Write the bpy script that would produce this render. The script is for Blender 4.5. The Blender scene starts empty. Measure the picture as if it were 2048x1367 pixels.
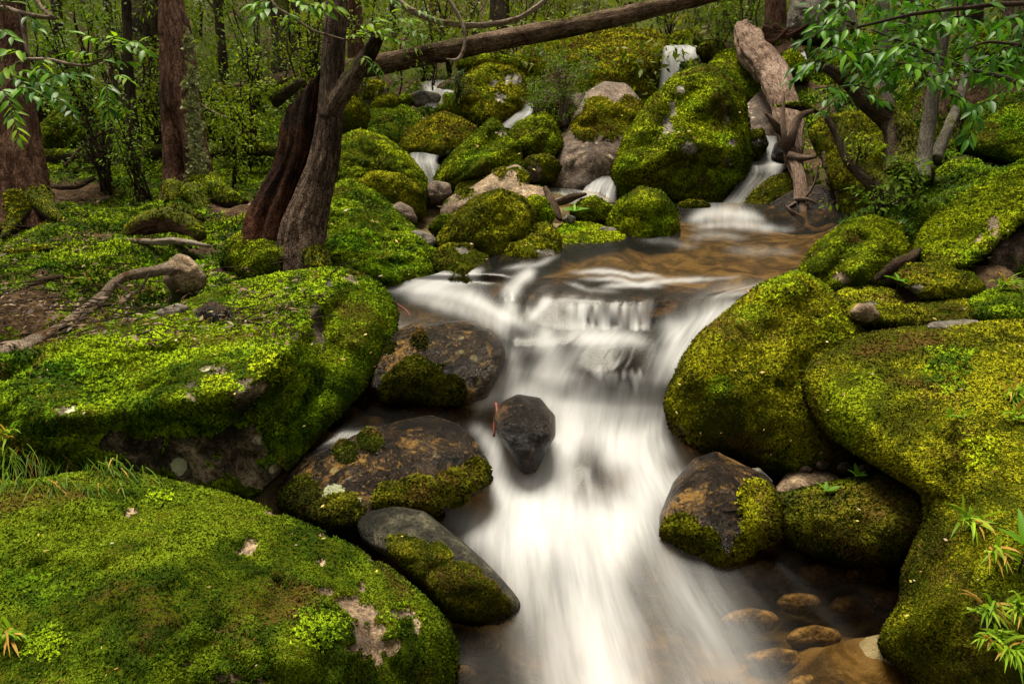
import bpy, math
import numpy as np
from mathutils import Matrix, Vector

SC = bpy.context.scene
COL = SC.collection
R = math.radians
rng = np.random.default_rng(11)

# ------------------------------------------------------------------ camera
CAM_Z = 1.55          # metres above the lower pool (z = 0)
PITCH = R(21.0)
FPX = 2048 * 24 / 36  # focal length in photograph pixels (24 mm lens)
cam_data = bpy.data.cameras.new("camera")
cam_data.lens = 24; cam_data.sensor_width = 36
cam_data.clip_start = 0.05; cam_data.clip_end = 500
cam = bpy.data.objects.new("camera", cam_data); COL.objects.link(cam)
cam.location = (0, 0, CAM_Z); cam.rotation_euler = (R(90) - PITCH, 0, 0)
SC.camera = cam

# ------------------------------------------------------------------ sky, sun, exposure
SUN_EL, SUN_AZ = R(70), R(-22)     # high, soft light through the gap over the stream
world = bpy.data.worlds.new("World"); SC.world = world; world.use_nodes = True
wn = world.node_tree.nodes; wl = world.node_tree.links; wn.clear()
sky = wn.new("ShaderNodeTexSky"); sky.sky_type = 'NISHITA'; sky.sun_disc = False
sky.sun_elevation = SUN_EL; sky.sun_rotation = SUN_AZ; sky.dust_density = 4.0; sky.ozone_density = 0.6
hs = wn.new("ShaderNodeHueSaturation"); hs.inputs['Saturation'].default_value = 0.18
tint = wn.new("ShaderNodeMix"); tint.data_type = 'RGBA'; tint.blend_type = 'MULTIPLY'
tint.inputs[0].default_value = 1.0; tint.inputs[7].default_value = (1.0, 0.91, 0.72, 1)
bg = wn.new("ShaderNodeBackground"); bg.inputs['Strength'].default_value = 0.08
wo = wn.new("ShaderNodeOutputWorld")
wl.new(sky.outputs[0], hs.inputs['Color']); wl.new(hs.outputs[0], tint.inputs[6])
wl.new(tint.outputs[2], bg.inputs[0]); wl.new(bg.outputs[0], wo.inputs[0])
sun_data = bpy.data.lights.new("sun", 'SUN'); sun_data.energy = 3.7; sun_data.angle = R(28)
sun_data.color = (1.0, 0.92, 0.75)
sun = bpy.data.objects.new("sun", sun_data); COL.objects.link(sun)
_d = Vector((math.sin(SUN_AZ) * math.cos(SUN_EL), math.cos(SUN_AZ) * math.cos(SUN_EL), math.sin(SUN_EL)))
sun.rotation_euler = _d.to_track_quat('Z', 'Y').to_euler()
vs = SC.view_settings
SC.display_settings.display_device = 'sRGB'
vs.view_transform = 'Standard'; vs.look = 'None'; vs.gamma = 1; vs.use_curve_mapping = False
vs.exposure = 1.3
SC.render.engine = 'CYCLES'
SC.cycles.max_bounces = 6; SC.cycles.diffuse_bounces = 2; SC.cycles.glossy_bounces = 2
SC.cycles.transmission_bounces = 3; SC.cycles.transparent_max_bounces = 10
SC.cycles.use_denoising = True
SC.cycles.caustics_reflective = False; SC.cycles.caustics_refractive = False

# ------------------------------------------------------------------ geometry helpers
SP, CP = math.sin(PITCH), math.cos(PITCH)
def rays(px, py):
    u = (np.asarray(px, float) - 1024) / FPX; v = (683.5 - np.asarray(py, float)) / FPX
    return np.stack([u, CP + SP * v, -SP + CP * v], -1)
def P(px, py, t):
    """world point seen at photograph pixel (px, py), t metres along the optical axis"""
    return rays(px, py) * np.asarray(t, float)[..., None] + np.array([0, 0, CAM_Z])
def PZ(px, py, z):
    d = rays(px, py); t = (np.asarray(z, float) - CAM_Z) / d[..., 2]
    return d * t[..., None] + np.array([0, 0, CAM_Z])
def PG(px, t):
    """point on the ground under image column px at depth t"""
    p = P(px, 683.5, t); p[..., 2] = ground_z(p[..., 0], p[..., 1]); return p
def project(p):
    q = p - np.array([0, 0, CAM_Z]); d = q[..., 1] * CP - q[..., 2] * SP
    up = q[..., 1] * SP + q[..., 2] * CP; d = np.maximum(d, 1e-3)
    return 1024 + FPX * q[..., 0] / d, 683.5 - FPX * up / d, d

def _hash(i, j, k, seed):
    n = (i.astype(np.int64) * 374761393 + j.astype(np.int64) * 668265263 + k.astype(np.int64) * 2147483647 + seed * 974711) & 0xFFFFFFFF
    n = ((n ^ (n >> 13)) * 1274126177) & 0xFFFFFFFF
    n = ((n ^ (n >> 16)) * 2246822519) & 0xFFFFFFFF
    return ((n ^ (n >> 15)) & 0xFFFFFF) / float(0xFFFFFF) * 2 - 1
def vnoise(p, seed=0):
    p = np.asarray(p, float); f = np.floor(p); w = p - f; w = w * w * w * (w * (w * 6 - 15) + 10)
    i = f.astype(np.int64); out = 0
    for a in (0, 1):
        for b in (0, 1):
            for c in (0, 1):
                h = _hash(i[..., 0] + a, i[..., 1] + b, i[..., 2] + c, seed)
                out = out + h * (w[..., 0] if a else 1 - w[..., 0]) * (w[..., 1] if b else 1 - w[..., 1]) * (w[..., 2] if c else 1 - w[..., 2])
    return out
def fbm(p, octv=4, seed=0, gain=.5, ridge=False):
    s, a, tot = 0, 1.0, 0
    for o in range(octv):
        n = vnoise(p * (2.03 ** o) + 17.3 * o, seed + o)
        if ridge: n = 1 - 2 * np.abs(n)
        s = s + a * n; tot += a; a *= gain
    return s / tot
def sstep(a, b, x):
    t = np.clip((x - a) / (b - a), 0, 1); return t * t * (3 - 2 * t)
def catmull(pts, n, closed=False):
    pts = np.asarray(pts, float); m = len(pts)
    if m == 2: return pts[0] + (pts[1] - pts[0]) * np.linspace(0, 1, n)[:, None]
    s = np.linspace(0, m if closed else m - 1, n, endpoint=not closed)
    i = np.minimum(np.floor(s).astype(int), m - 1 if closed else m - 2); f = (s - i)[:, None]
    g = (lambda k: pts[k % m]) if closed else (lambda k: pts[np.clip(k, 0, m - 1)])
    a, b, c, d = g(i - 1), g(i), g(i + 1), g(i + 2)
    if not closed:
        a = np.where((i == 0)[:, None], 2 * b - c, a); d = np.where((i == m - 2)[:, None], 2 * c - b, d)
    return .5 * (2 * b + (c - a) * f + (2 * a - 5 * b + 4 * c - d) * f ** 2 + (3 * b - a - 3 * c + d) * f ** 3)

def new_mesh(name, v, faces, mats, smooth=True, attrs=None, uv=None):
    """v Nx3; faces: array Mx3 / Mx4 or list of both"""
    me = bpy.data.meshes.new(name)
    fl = faces if isinstance(faces, list) else [faces]
    fl = [np.asarray(f, np.int32) for f in fl if len(f)]
    nl = sum(f.size for f in fl); nf = sum(len(f) for f in fl)
    me.vertices.add(len(v)); me.vertices.foreach_set('co', np.asarray(v, np.float32).ravel())
    me.loops.add(nl); me.loops.foreach_set('vertex_index', np.concatenate([f.ravel() for f in fl]))
    me.polygons.add(nf); tot = np.concatenate([np.full(len(f), f.shape[1], np.int32) for f in fl])
    me.polygons.foreach_set('loop_start', np.concatenate([[0], np.cumsum(tot)[:-1]]).astype(np.int32))
    if smooth: me.polygons.foreach_set('use_smooth', np.ones(nf, bool))
    for k, a in (attrs or {}).items():
        a = np.asarray(a, np.float32)
        if k in ('bark', 'nrm'):
            at = me.attributes.new(k, 'FLOAT_VECTOR', 'POINT'); at.data.foreach_set('vector', a.ravel())
        elif a.ndim == 1:
            at = me.attributes.new(k, 'FLOAT', 'POINT'); at.data.foreach_set('value', a)
        else:
            if a.shape[1] == 3: a = np.concatenate([a, np.ones((len(a), 1), np.float32)], 1)
            at = me.attributes.new(k, 'FLOAT_COLOR', 'POINT'); at.data.foreach_set('color', a.ravel())
    if uv is not None:
        at = me.attributes.new('flow', 'FLOAT_VECTOR', 'POINT')
        at.data.foreach_set('vector', np.concatenate([uv, np.zeros((len(uv), 1))], 1).astype(np.float32).ravel())
    me.update(calc_edges=True); me.validate()
    for m in (mats if isinstance(mats, (list, tuple)) else [mats]): me.materials.append(m)
    return me
def link(name, me, parent=None, label=None, cat=None, group=None, kind=None, loc=None):
    o = bpy.data.objects.new(name, me); COL.objects.link(o)
    if loc is not None: o.location = loc
    if parent is not None: o.parent = parent
    for k, val in (('label', label), ('category', cat), ('group', group), ('kind', kind)):
        if val: o[k] = val
    return o
def vert_normals(v, quads):
    n = np.zeros_like(v)
    for q in (quads if isinstance(quads, list) else [quads]):
        if not len(q): continue
        a = v[q[:, 0]]; c = v[q[:, 2]]
        fn = np.cross(c - a, v[q[:, 3 % q.shape[1]]] - v[q[:, 1]]) if q.shape[1] == 4 else np.cross(v[q[:, 1]] - a, c - a)
        for k in range(q.shape[1]): np.add.at(n, q[:, k], fn)
    return n / np.maximum(np.linalg.norm(n, axis=1, keepdims=True), 1e-12)

# ------------------------------------------------------------------ materials
class MT:
    """small node-tree writer"""
    def __init__(s, name):
        s.m = bpy.data.materials.new(name); s.m.use_nodes = True
        s.n = s.m.node_tree.nodes; s.l = s.m.node_tree.links; s.n.clear()
        s.out = s.n.new('ShaderNodeOutputMaterial'); s.tc = s.n.new('ShaderNodeTexCoord')
    def node(s, t, **kw):
        x = s.n.new(t)
        for k, v in kw.items():
            if hasattr(x, k): setattr(x, k, v)
            else: s.set(x.inputs[k], v)
        return x
    def set(s, sock, v):
        if hasattr(v, 'is_output') or isinstance(v, bpy.types.NodeSocket): s.l.new(v, sock)
        else: sock.default_value = v
    def noise(s, scale, detail=4, rough=.55, vec=None, dist=0):
        x = s.node('ShaderNodeTexNoise'); s.set(x.inputs['Vector'], vec if vec is not None else s.tc.outputs['Object'])
        x.inputs['Scale'].default_value = scale; x.inputs['Detail'].default_value = detail
        x.inputs['Roughness'].default_value = rough; x.inputs['Distortion'].default_value = dist
        return x.outputs['Fac']
    def mapping(s, scale, vec=None):
        x = s.node('ShaderNodeMapping'); s.set(x.inputs['Vector'], vec if vec is not None else s.tc.outputs['Object'])
        x.inputs['Scale'].default_value = scale; return x.outputs[0]
    def voro(s, scale, feature='F1', vec=None, out='Distance'):
        x = s.node('ShaderNodeTexVoronoi', feature=feature); s.set(x.inputs['Vector'], vec if vec is not None else s.tc.outputs['Object'])
        x.inputs['Scale'].default_value = scale; return x.outputs[out]
    def ramp(s, fac, stops):
        x = s.node('ShaderNodeValToRGB'); s.set(x.inputs[0], fac); e = x.color_ramp.elements
        while len(e) < len(stops): e.new(0.5)
        for i, (p, c) in enumerate(stops):
            e[i].position = p; e[i].color = (*c, 1) if not np.isscalar(c) else (c, c, c, 1)
        return x.outputs[0]
    def mix(s, f, a, b, blend='MIX'):
        x = s.node('ShaderNodeMix', data_type='RGBA', blend_type=blend)
        for sock, v in ((x.inputs[0], f), (x.inputs[6], a), (x.inputs[7], b)):
            if isinstance(v, tuple) and len(v) == 3: v = (*v, 1)
            s.set(sock, v)
        return x.outputs[2]
    def math(s, op, a, b=None, clamp=False):
        x = s.node('ShaderNodeMath', operation=op, use_clamp=clamp); s.set(x.inputs[0], a)
        if b is not None: s.set(x.inputs[1], b)
        return x.outputs[0]
    def attr(s, name, out='Fac'):
        x = s.node('ShaderNodeAttribute', attribute_name=name); return x.outputs[out]
    def bump(s, h, strength, dist=.01, normal=None):
        x = s.node('ShaderNodeBump'); s.set(x.inputs['Height'], h)
        x.inputs['Strength'].default_value = strength; x.inputs['Distance'].default_value = dist
        if normal is not None: s.set(x.inputs['Normal'], normal)
        return x.outputs[0]
    def bsdf(s, col, rough=.8, normal=None, spec=.4, **kw):
        x = s.node('ShaderNodeBsdfPrincipled')
        s.set(x.inputs['Base Color'], (*col, 1) if isinstance(col, tuple) else col)
        s.set(x.inputs['Roughness'], rough); x.inputs['Specular IOR Level'].default_value = spec
        if normal is not None: s.set(x.inputs['Normal'], normal)
        for k, v in kw.items(): s.set(x.inputs[k], v)
        return x.outputs[0]
    def done(s, shader):
        s.l.new(shader, s.out.inputs[0]); return s.m

def rock_material(name, tones, lichen=None, lich_amt=.5, rough=(.75, .95), stain=None, bumps=1.0, spec=.3):
    m = MT(name)
    big = m.noise(3.2, 5, .6); mid = m.noise(14, 6, .65); fine = m.noise(70, 5, .7)
    col = m.ramp(m.mix(.45, big, mid), [(.42, tones[0]), (.5, tones[1]), (.58, tones[2])])
    col = m.mix(m.ramp(fine, [(.40, 1.0), (.56, 0.0)]), col, m.mix(1.0, col, (.30, .28, .26), 'MULTIPLY'))
    col = m.mix(m.ramp(m.noise(190, 3, .7), [(.50, 0.0), (.66, .6)]), col, m.mix(1.0, col, (2.1, 2.0, 1.9), 'MULTIPLY'))
    if stain:
        f = m.ramp(m.noise(5.5, 6, .7, dist=.6), [(.52, 0.0), (.60, 1.0)])
        f = m.math('MULTIPLY', f, m.ramp(m.noise(42, 4, .7), [(.40, .0), (.52, 1.0)]))
        col = m.mix(f, col, stain)
    if stain:
        f = m.math('MULTIPLY', m.ramp(m.noise(48, 4, .65), [(.57, 0.0), (.66, .8)]), m.ramp(m.noise(7, 3), [(.46, 0.0), (.56, 1.0)]))
        col = m.mix(f, col, m.mix(1.0, (*stain,), (.95, 1.0, 1.2), 'MULTIPLY'))
    if lichen:
        f = m.math('MULTIPLY', m.ramp(m.voro(11, vec=None), [(.16, 1.0), (.24, 0.0)]), m.ramp(m.noise(4.0, 3), [(.5, 0.0), (.56, lich_amt)]))
        f = m.math('MULTIPLY', f, m.ramp(m.noise(60, 5, .7), [(.38, .1), (.48, 1.0)]))
        col = m.mix(f, col, lichen)
    lf = m.ramp(m.math('ADD', m.attr('lich'), m.math('MULTIPLY', m.math('SUBTRACT', m.noise(22, 5, .75), .5), 2.4)), [(.45, 0.0), (.55, 1.0)])
    col = m.mix(lf, col, m.mix(m.noise(80, 3, .6), (.24, .27, .13), (.52, .53, .36)))
    pit = m.ramp(m.voro(38), [(.0, .0), (.28, 1.0)])
    mo = m.attr('moss')
    mcol = m.ramp(m.noise(9, 5, .7), [(.40, (.022, .034, .003)), (.5, (.060, .080, .004)), (.60, (.085, .085, .005))])
    mcol = m.mix(m.math('MULTIPLY', m.noise(160, 3, .7), .7), mcol, (.012, .018, .002))
    edge = m.math('ADD', mo, m.math('MULTIPLY', m.math('SUBTRACT', m.noise(45, 4, .7), .5), .9))
    mf = m.ramp(edge, [(.42, 0.0), (.58, 1.0)])
    h = m.math('ADD', m.math('MULTIPLY', mid, .6), m.math('MULTIPLY', fine, .35))
    h = m.math('ADD', h, m.math('MULTIPLY', pit, .12))
    h = m.math('ADD', h, m.math('MULTIPLY', mf, m.math('MULTIPLY', m.noise(160, 3, .7), .6)))
    nrm = m.bump(h, .8 * bumps, .03)
    rg = m.ramp(big, [(.35, rough[0]), (.65, rough[1])])
    rg = m.mix(mf, rg, (.95, .95, .95))
    sp_ = m.math('MULTIPLY', m.math('SUBTRACT', 1.0, mf), spec)
    return m.done(m.bsdf(m.mix(mf, col, mcol), rg, nrm, 0, **{'Specular IOR Level': sp_}))
M = {}
M['grey'] = rock_material('rock_grey_lichen', [(.060, .052, .042), (.13, .115, .095), (.22, .20, .165)], (.48, .46, .36), .9)
M['tan'] = rock_material('rock_tan', [(.10, .065, .038), (.22, .155, .095), (.36, .27, .17)], (.50, .47, .34), .7, stain=(.10, .075, .06))
M['brown'] = rock_material('rock_reddish_brown', [(.055, .036, .026), (.12, .085, .062), (.20, .15, .115)], (.45, .40, .30), .8)
M['wet'] = rock_material('rock_wet_ochre', [(.007, .005, .004), (.026, .016, .010), (.060, .038, .020)], (.38, .34, .16), .6, (.10, .32), stain=(.25, .14, .035), bumps=2.6, spec=.32)
M['wetdark'] = rock_material('rock_wet_black', [(.005, .004, .004), (.015, .011, .009), (.034, .025, .019)], (.25, .20, .10), .5, (.08, .30), stain=(.14, .075, .03), bumps=2.8, spec=.34)
M['greydark'] = rock_material('rock_dark_grey_speckled', [(.010, .010, .006), (.032, .029, .019), (.085, .078, .05)], (.40, .38, .18), 1.0, (.4, .7), bumps=1.8, spec=.2)
M['slab'] = rock_material('rock_slab_olive_brown', [(.022, .019, .011), (.075, .060, .036), (.26, .205, .135)], (.45, .42, .28), .8, (.6, .9), spec=.15)
M['bed'] = rock_material('stream_stone', [(.11, .080, .040), (.20, .15, .08), (.34, .27, .16)], (.45, .40, .25), .4, (.5, .7))

def leafy_material(name, trans=.3, rough=.5, spec=.3, nrm=False):
    m = MT(name); c = m.attr('Col', 'Color'); nv = m.attr('nrm', 'Vector') if nrm else None
    p = m.bsdf(c, rough, nv, spec)
    t = m.node('ShaderNodeBsdfTranslucent')
    if nrm: m.l.new(nv, t.inputs['Normal'])
    m.set(t.inputs[0], m.mix(1.0, c, (1.25, 1.3, .6), 'MULTIPLY'))
    x = m.node('ShaderNodeMixShader'); x.inputs[0].default_value = trans
    m.l.new(p, x.inputs[1]); m.l.new(t.outputs[0], x.inputs[2])
    return m.done(x.outputs[0])
M['moss'] = leafy_material('moss_leaves', .0, .9, .02, True)
M['leaf'] = leafy_material('foliage_leaves', .38, .5, .10)
def leaf_mat(name, c, trans=.3, rough=.3):
    m = MT(name); info = m.node('ShaderNodeObjectInfo')
    k = m.math('ADD', m.math('MULTIPLY', info.outputs['Random'], .7), .65)
    col = m.mix(1.0, (*c,), m.node('ShaderNodeCombineColor', Red=k, Green=k, Blue=k).outputs[0], 'MULTIPLY')
    vein = m.noise(60, 3, .6)
    col = m.mix(m.math('MULTIPLY', vein, .4), col, m.mix(1.0, col, (.6, .7, .6), 'MULTIPLY'))
    p = m.bsdf(col, rough, m.bump(vein, .2, .002), .14)
    t = m.node('ShaderNodeBsdfTranslucent'); m.set(t.inputs[0], m.mix(1.0, col, (1.4, 1.4, .5), 'MULTIPLY'))
    x = m.node('ShaderNodeMixShader'); x.inputs[0].default_value = trans
    m.l.new(p, x.inputs[1]); m.l.new(t.outputs[0], x.inputs[2])
    return m.done(x.outputs[0])
M['leaf_deep'] = leaf_mat('leaf_deep_green', (.034, .115, .008), .3, .38)
M['leaf_mid'] = leaf_mat('leaf_mid_green', (.085, .20, .008), .35, .42)
M['leaf_lime'] = leaf_mat('leaf_lime_green', (.19, .31, .012), .42, .48)
def bark_material(name, tones, moss=0.0, scale=1.0, rough=.9, spots=None, streak=7.0, cracks=.12):
    m = MT(name)
    v = m.attr('bark', 'Vector')
    st = m.noise(streak * 3.6 * scale, 6, .7, m.mapping((1, 1, .22), v), .6)
    ck = m.ramp(m.voro(streak * 5 * scale, 'DISTANCE_TO_EDGE', m.mapping((1, 1, .38), m.node('ShaderNodeVectorMath', operation='ADD', Vector=v).outputs[0])), [(.0, 1.0), (.10, 0.0)])
    fi = m.noise(130 * scale, 5, .7, m.mapping((1, 1, .4), v)); bg_ = m.noise(3.5, 4)
    col = m.ramp(m.mix(.4, st, bg_), [(.41, tones[0]), (.5, tones[1]), (.59, tones[2])])
    col = m.mix(m.ramp(fi, [(.42, 1.0), (.56, 0.0)]), col, m.mix(1.0, col, (.32, .29, .27), 'MULTIPLY'))
    col = m.mix(m.math('MULTIPLY', ck, cracks), col, m.mix(1.0, col, (.22, .20, .18), 'MULTIPLY'))
    if spots:
        f = m.ramp(m.noise(16, 5, .65), [(.56, 0.0), (.61, 1.0)]); col = m.mix(f, col, spots)
    mo = m.attr('moss')
    e = m.math('ADD', mo, m.math('MULTIPLY', m.math('SUBTRACT', m.noise(14, 5, .7), .5), 1.2))
    f = m.ramp(e, [(.42, 0.0), (.6, 1.0)])
    mc = m.ramp(m.noise(30, 4, .7), [(.3, (.03, .04, .006)), (.7, (.11, .13, .012))])
    h = m.math('SUBTRACT', m.math('ADD', st, m.math('MULTIPLY', fi, .5)), m.math('MULTIPLY', ck, cracks))
    return m.done(m.bsdf(m.mix(f, col, mc), rough, m.bump(h, .9, .03), .08))
M['bark_red'] = bark_material('bark_reddish_fibrous', [(.030, .013, .008), (.105, .052, .034), (.22, .125, .085)], streak=11)
M['bark_main'] = bark_material('bark_grey_brown_flaky', [(.018, .011, .008), (.085, .055, .040), (.24, .17, .13)], streak=9, cracks=.3)
M['bark_dark'] = bark_material('bark_dark_mossy', [(.016, .012, .008), (.055, .040, .026), (.12, .092, .064)])
M['bark_pale'] = bark_material('bark_pale_grey', [(.10, .088, .072), (.20, .18, .15), (.30, .27, .23)], spots=(.07, .06, .045), streak=12)
M['bark_drift'] = bark_material('bark_weathered_driftwood', [(.09, .05, .034), (.24, .165, .125), (.40, .30, .24)], streak=13)
M['bark_log'] = bark_material('bark_fallen_log', [(.035, .018, .011), (.12, .075, .050), (.26, .185, .13)], streak=12)
M['bark_rot'] = bark_material('bark_rotten_stump', [(.007, .003, .002), (.040, .016, .009), (.12, .050, .026)], streak=9)
M['bark_branch'] = bark_material('bark_speckled_branch', [(.20, .14, .10), (.42, .33, .26), (.62, .54, .45)], spots=(.13, .07, .035), streak=10, cracks=.1)
M['twig'] = bark_material('bark_twig', [(.035, .022, .014), (.085, .06, .04), (.15, .11, .08)])
def plain(name, c, rough=.8, var=.5):
    m = MT(name); n = m.noise(30, 4, .6)
    return m.done(m.bsdf(m.mix(m.math('MULTIPLY', n, var), (*c,), m.mix(1.0, (*c,), (.4, .4, .4), 'MULTIPLY')), rough, m.bump(n, .3, .01)))
M['red_stick'] = plain('red_stick_bark', (.17, .035, .018), .6)
M['lichen'] = leafy_material('pale_lichen', .2, .9, .1)
M['dead_leaf'] = leafy_material('dead_leaves', .25, .6, .3)
M['blade'] = leafy_material('grass_blades', .35, .5, .08)

# ground: moss, dirt, litter under attribute control
def ground_material():
    m = MT('forest_floor'); big = m.noise(1.8, 5); mid = m.noise(11, 6, .7); fine = m.noise(90, 4, .7)
    dirt = m.ramp(m.mix(.5, mid, fine), [(.42, (.018, .011, .007)), (.5, (.050, .031, .018)), (.58, (.11, .07, .04))])
    mcol = m.ramp(mid, [(.3, (.022, .032, .005)), (.5, (.050, .068, .008)), (.7, (.085, .085, .010))])
    mcol = m.mix(m.math('MULTIPLY', fine, .7), mcol, (.014, .016, .004))
    bedc = m.ramp(m.noise(6.5, 5, .6, dist=.8), [(.40, (.060, .046, .020)), (.5, (.14, .105, .048)), (.60, (.27, .21, .11))])
    bedc = m.mix(m.math('MULTIPLY', mid, .7), bedc, (.05, .037, .016))
    f = m.ramp(m.math('ADD', m.attr('moss'), m.math('MULTIPLY', m.math('SUBTRACT', mid, .5), 1.2)), [(.4, 0.0), (.6, 1.0)])
    col = m.mix(f, dirt, mcol)
    col = m.mix(m.attr('bed'), col, bedc)
    h = m.math('ADD', mid, m.math('MULTIPLY', fine, .5))
    return m.done(m.bsdf(col, .9, m.bump(h, .8, .03), .04))
M['ground'] = ground_material()

def water_material():
    m = MT('stream_water')
    foam = m.attr('foam'); flow = m.attr('flow', 'Vector')
    s1 = m.noise(1.0, 4, .6, m.mapping((26, 2.4, 1), flow)); s2 = m.noise(1.0, 3, .6, m.mapping((80, 4, 1), flow))
    st = m.math('ADD', m.math('MULTIPLY', m.math('SUBTRACT', s1, .5), .42), m.math('MULTIPLY', m.math('SUBTRACT', s2, .5), .10))
    # streaks matter most at half coverage
    w = m.math('MULTIPLY', m.math('MULTIPLY', foam, m.math('SUBTRACT', 1.0, foam)), 3.2)
    f = m.math('ADD', foam, m.math('MULTIPLY', st, w), True)
    rip = m.noise(1.0, 3, .5, m.mapping((9, 3, 1), flow))
    nrm = m.bump(rip, .25, .03)
    fres = m.node('ShaderNodeFresnel', IOR=1.33); m.set(fres.inputs['Normal'], nrm)
    tr = m.node('ShaderNodeBsdfTransparent'); tr.inputs[0].default_value = (.72, .60, .40, 1)
    gl = m.node('ShaderNodeBsdfGlossy'); gl.inputs['Roughness'].default_value = .22; m.set(gl.inputs['Normal'], nrm)
    clear = m.node('ShaderNodeMixShader'); m.l.new(m.math('MULTIPLY', fres.outputs[0], .55), clear.inputs[0])
    m.l.new(tr.outputs[0], clear.inputs[1]); m.l.new(gl.outputs[0], clear.inputs[2])
    white = m.bsdf(m.mix(m.ramp(m.math('ADD', m.math('MULTIPLY', s1, .6), m.math('MULTIPLY', s2, .4)), [(.38, 1.0), (.56, 0.0)]), (.55, .555, .575), (.43, .435, .45)), .6, None, .2)
    tl = m.node('ShaderNodeBsdfTranslucent'); tl.inputs[0].default_value = (.54, .54, .56, 1)
    wm = m.node('ShaderNodeMixShader'); wm.inputs[0].default_value = .3
    m.l.new(white, wm.inputs[1]); m.l.new(tl.outputs[0], wm.inputs[2])
    x = m.node('ShaderNodeMixShader'); m.l.new(f, x.inputs[0]); m.l.new(clear.outputs[0], x.inputs[1]); m.l.new(wm.outputs[0], x.inputs[2])
    return m.done(x.outputs[0])
M['water'] = water_material()

# ------------------------------------------------------------------ moss tufts
PAL = {  # (shade, main, bright) base colours of the moss itself
    'lime':  ((.050, .074, .004), (.150, .202, .005), (.275, .338, .007)),
    'olive': ((.045, .048, .004), (.130, .134, .005), (.230, .228, .007)),
    'green': ((.020, .042, .003), (.070, .122, .004), (.150, .228, .006)),
    'deep':  ((.014, .028, .002), (.040, .070, .003), (.092, .132, .005)),
    'bank':  ((.028, .058, .004), (.100, .172, .005), (.205, .300, .007)),
    'dark':  ((.015, .018, .003), (.045, .048, .005), (.110, .108, .006)),
    'gold':  ((.075, .058, .006), (.185, .162, .007), (.290, .268, .009)),
}
BROWN = np.array((.075, .042, .012))
def moss_colours(p, pal, brown=.25, seed=0):
    a, b, c = (np.array(x) for x in PAL[pal])
    n = fbm(p * 3.6, 3, 31 + seed) * 1.5 + fbm(p * 15, 2, 41) * .9 + rng.normal(0, .20, len(p))
    t = np.clip(n + .5, 0, 1)[:, None]
    col = np.where(t < .5, a + (b - a) * t * 2, b + (c - b) * (t - .5) * 2)
    br = sstep(.45 - brown * .8, .75 - brown * .8, fbm(p * 5.5 + 9, 3, 57 + seed) + rng.normal(0, .14, len(p)))[:, None] * .8
    gr = sstep(.25, .55, fbm(p * 3.1 + 4, 2, 77))[:, None] * .55      # greener patches
    col = col * (1 - gr) + col * np.array((.62, 1.02, .8)) * gr
    return (col * (1 - br) + BROWN * br) * rng.uniform(.78, 1.22, (len(p), 1))
def tuft_mesh(name, p, n, size, col, mat, leaves=6, droop=.15, spread=1.0, wid=.75, up=.0):
    k = len(p); L = leaves
    ref = np.where(np.abs(n[:, 2:3]) < .9, np.array([[0, 0, 1.0]]), np.array([[1.0, 0, 0]]))
    t1 = np.cross(n, ref); t1 /= np.linalg.norm(t1, axis=1, keepdims=True); t2 = np.cross(n, t1)
    az = rng.uniform(0, 2 * np.pi, (k, L)); el = rng.uniform(.25, 1.25, (k, L))
    tan = t1[:, None] * np.cos(az)[..., None] + t2[:, None] * np.sin(az)[..., None]
    d = n[:, None] * np.sin(el)[..., None] + tan * (np.cos(el) * spread)[..., None]
    d[..., 2] += up - droop
    d /= np.linalg.norm(d, axis=2, keepdims=True)
    ln = size[:, None, None] * rng.uniform(.55, 1.2, (k, L, 1))
    base = p[:, None] + tan * size[:, None, None] * rng.uniform(-.1, .55, (k, L, 1))
    side = np.cross(d, n[:, None] + .01); side /= np.maximum(np.linalg.norm(side, axis=2, keepdims=True), 1e-9)
    tw = rng.uniform(-.8, .8, (k, L, 1)); side = side + np.cross(d, side) * tw
    w = ln * wid * .5
    v = np.stack([base - side * w, base + side * w, base + d * ln], 2)
    v = v.reshape(-1, 3); q = np.arange(k * L * 3).reshape(-1, 3)
    c = np.repeat(col[:, None] * rng.uniform(.82, 1.2, (k, L, 1)), 3, axis=1).reshape(-1, 3)
    sn = n[:, None] + d * .30 + rng.normal(0, .16, d.shape); sn /= np.linalg.norm(sn, axis=2, keepdims=True)
    return new_mesh(name, v, q, mat, False, {'Col': c, 'nrm': np.repeat(sn.reshape(-1, 3), 3, axis=0)})
def sample_faces(v, quads, weight_v, count):
    """random points on quads with probability area * weight"""
    tri = np.concatenate([quads[:, [0, 1, 2]], quads[:, [0, 2, 3]]])
    a, b, c = v[tri[:, 0]], v[tri[:, 1]], v[tri[:, 2]]
    cr = np.cross(b - a, c - a); ar = .5 * np.linalg.norm(cr, axis=1)
    w = ar * weight_v[tri].mean(1); s = w.sum()
    if s <= 0: return None
    k = int(count(s)) if callable(count) else count
    if k < 1: return None
    i = rng.choice(len(tri), k, p=w / s); r1 = np.sqrt(rng.random(k)); r2 = rng.random(k)
    bc = np.stack([1 - r1, r1 * (1 - r2), r1 * r2], 1)
    return tri[i], bc
MOSS_SPACING = 4.05      # photograph pixels between tufts
MOSS_SIZE = 4.9        # photograph pixels, length of a tuft leaf
TUFTS = [0]
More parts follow.
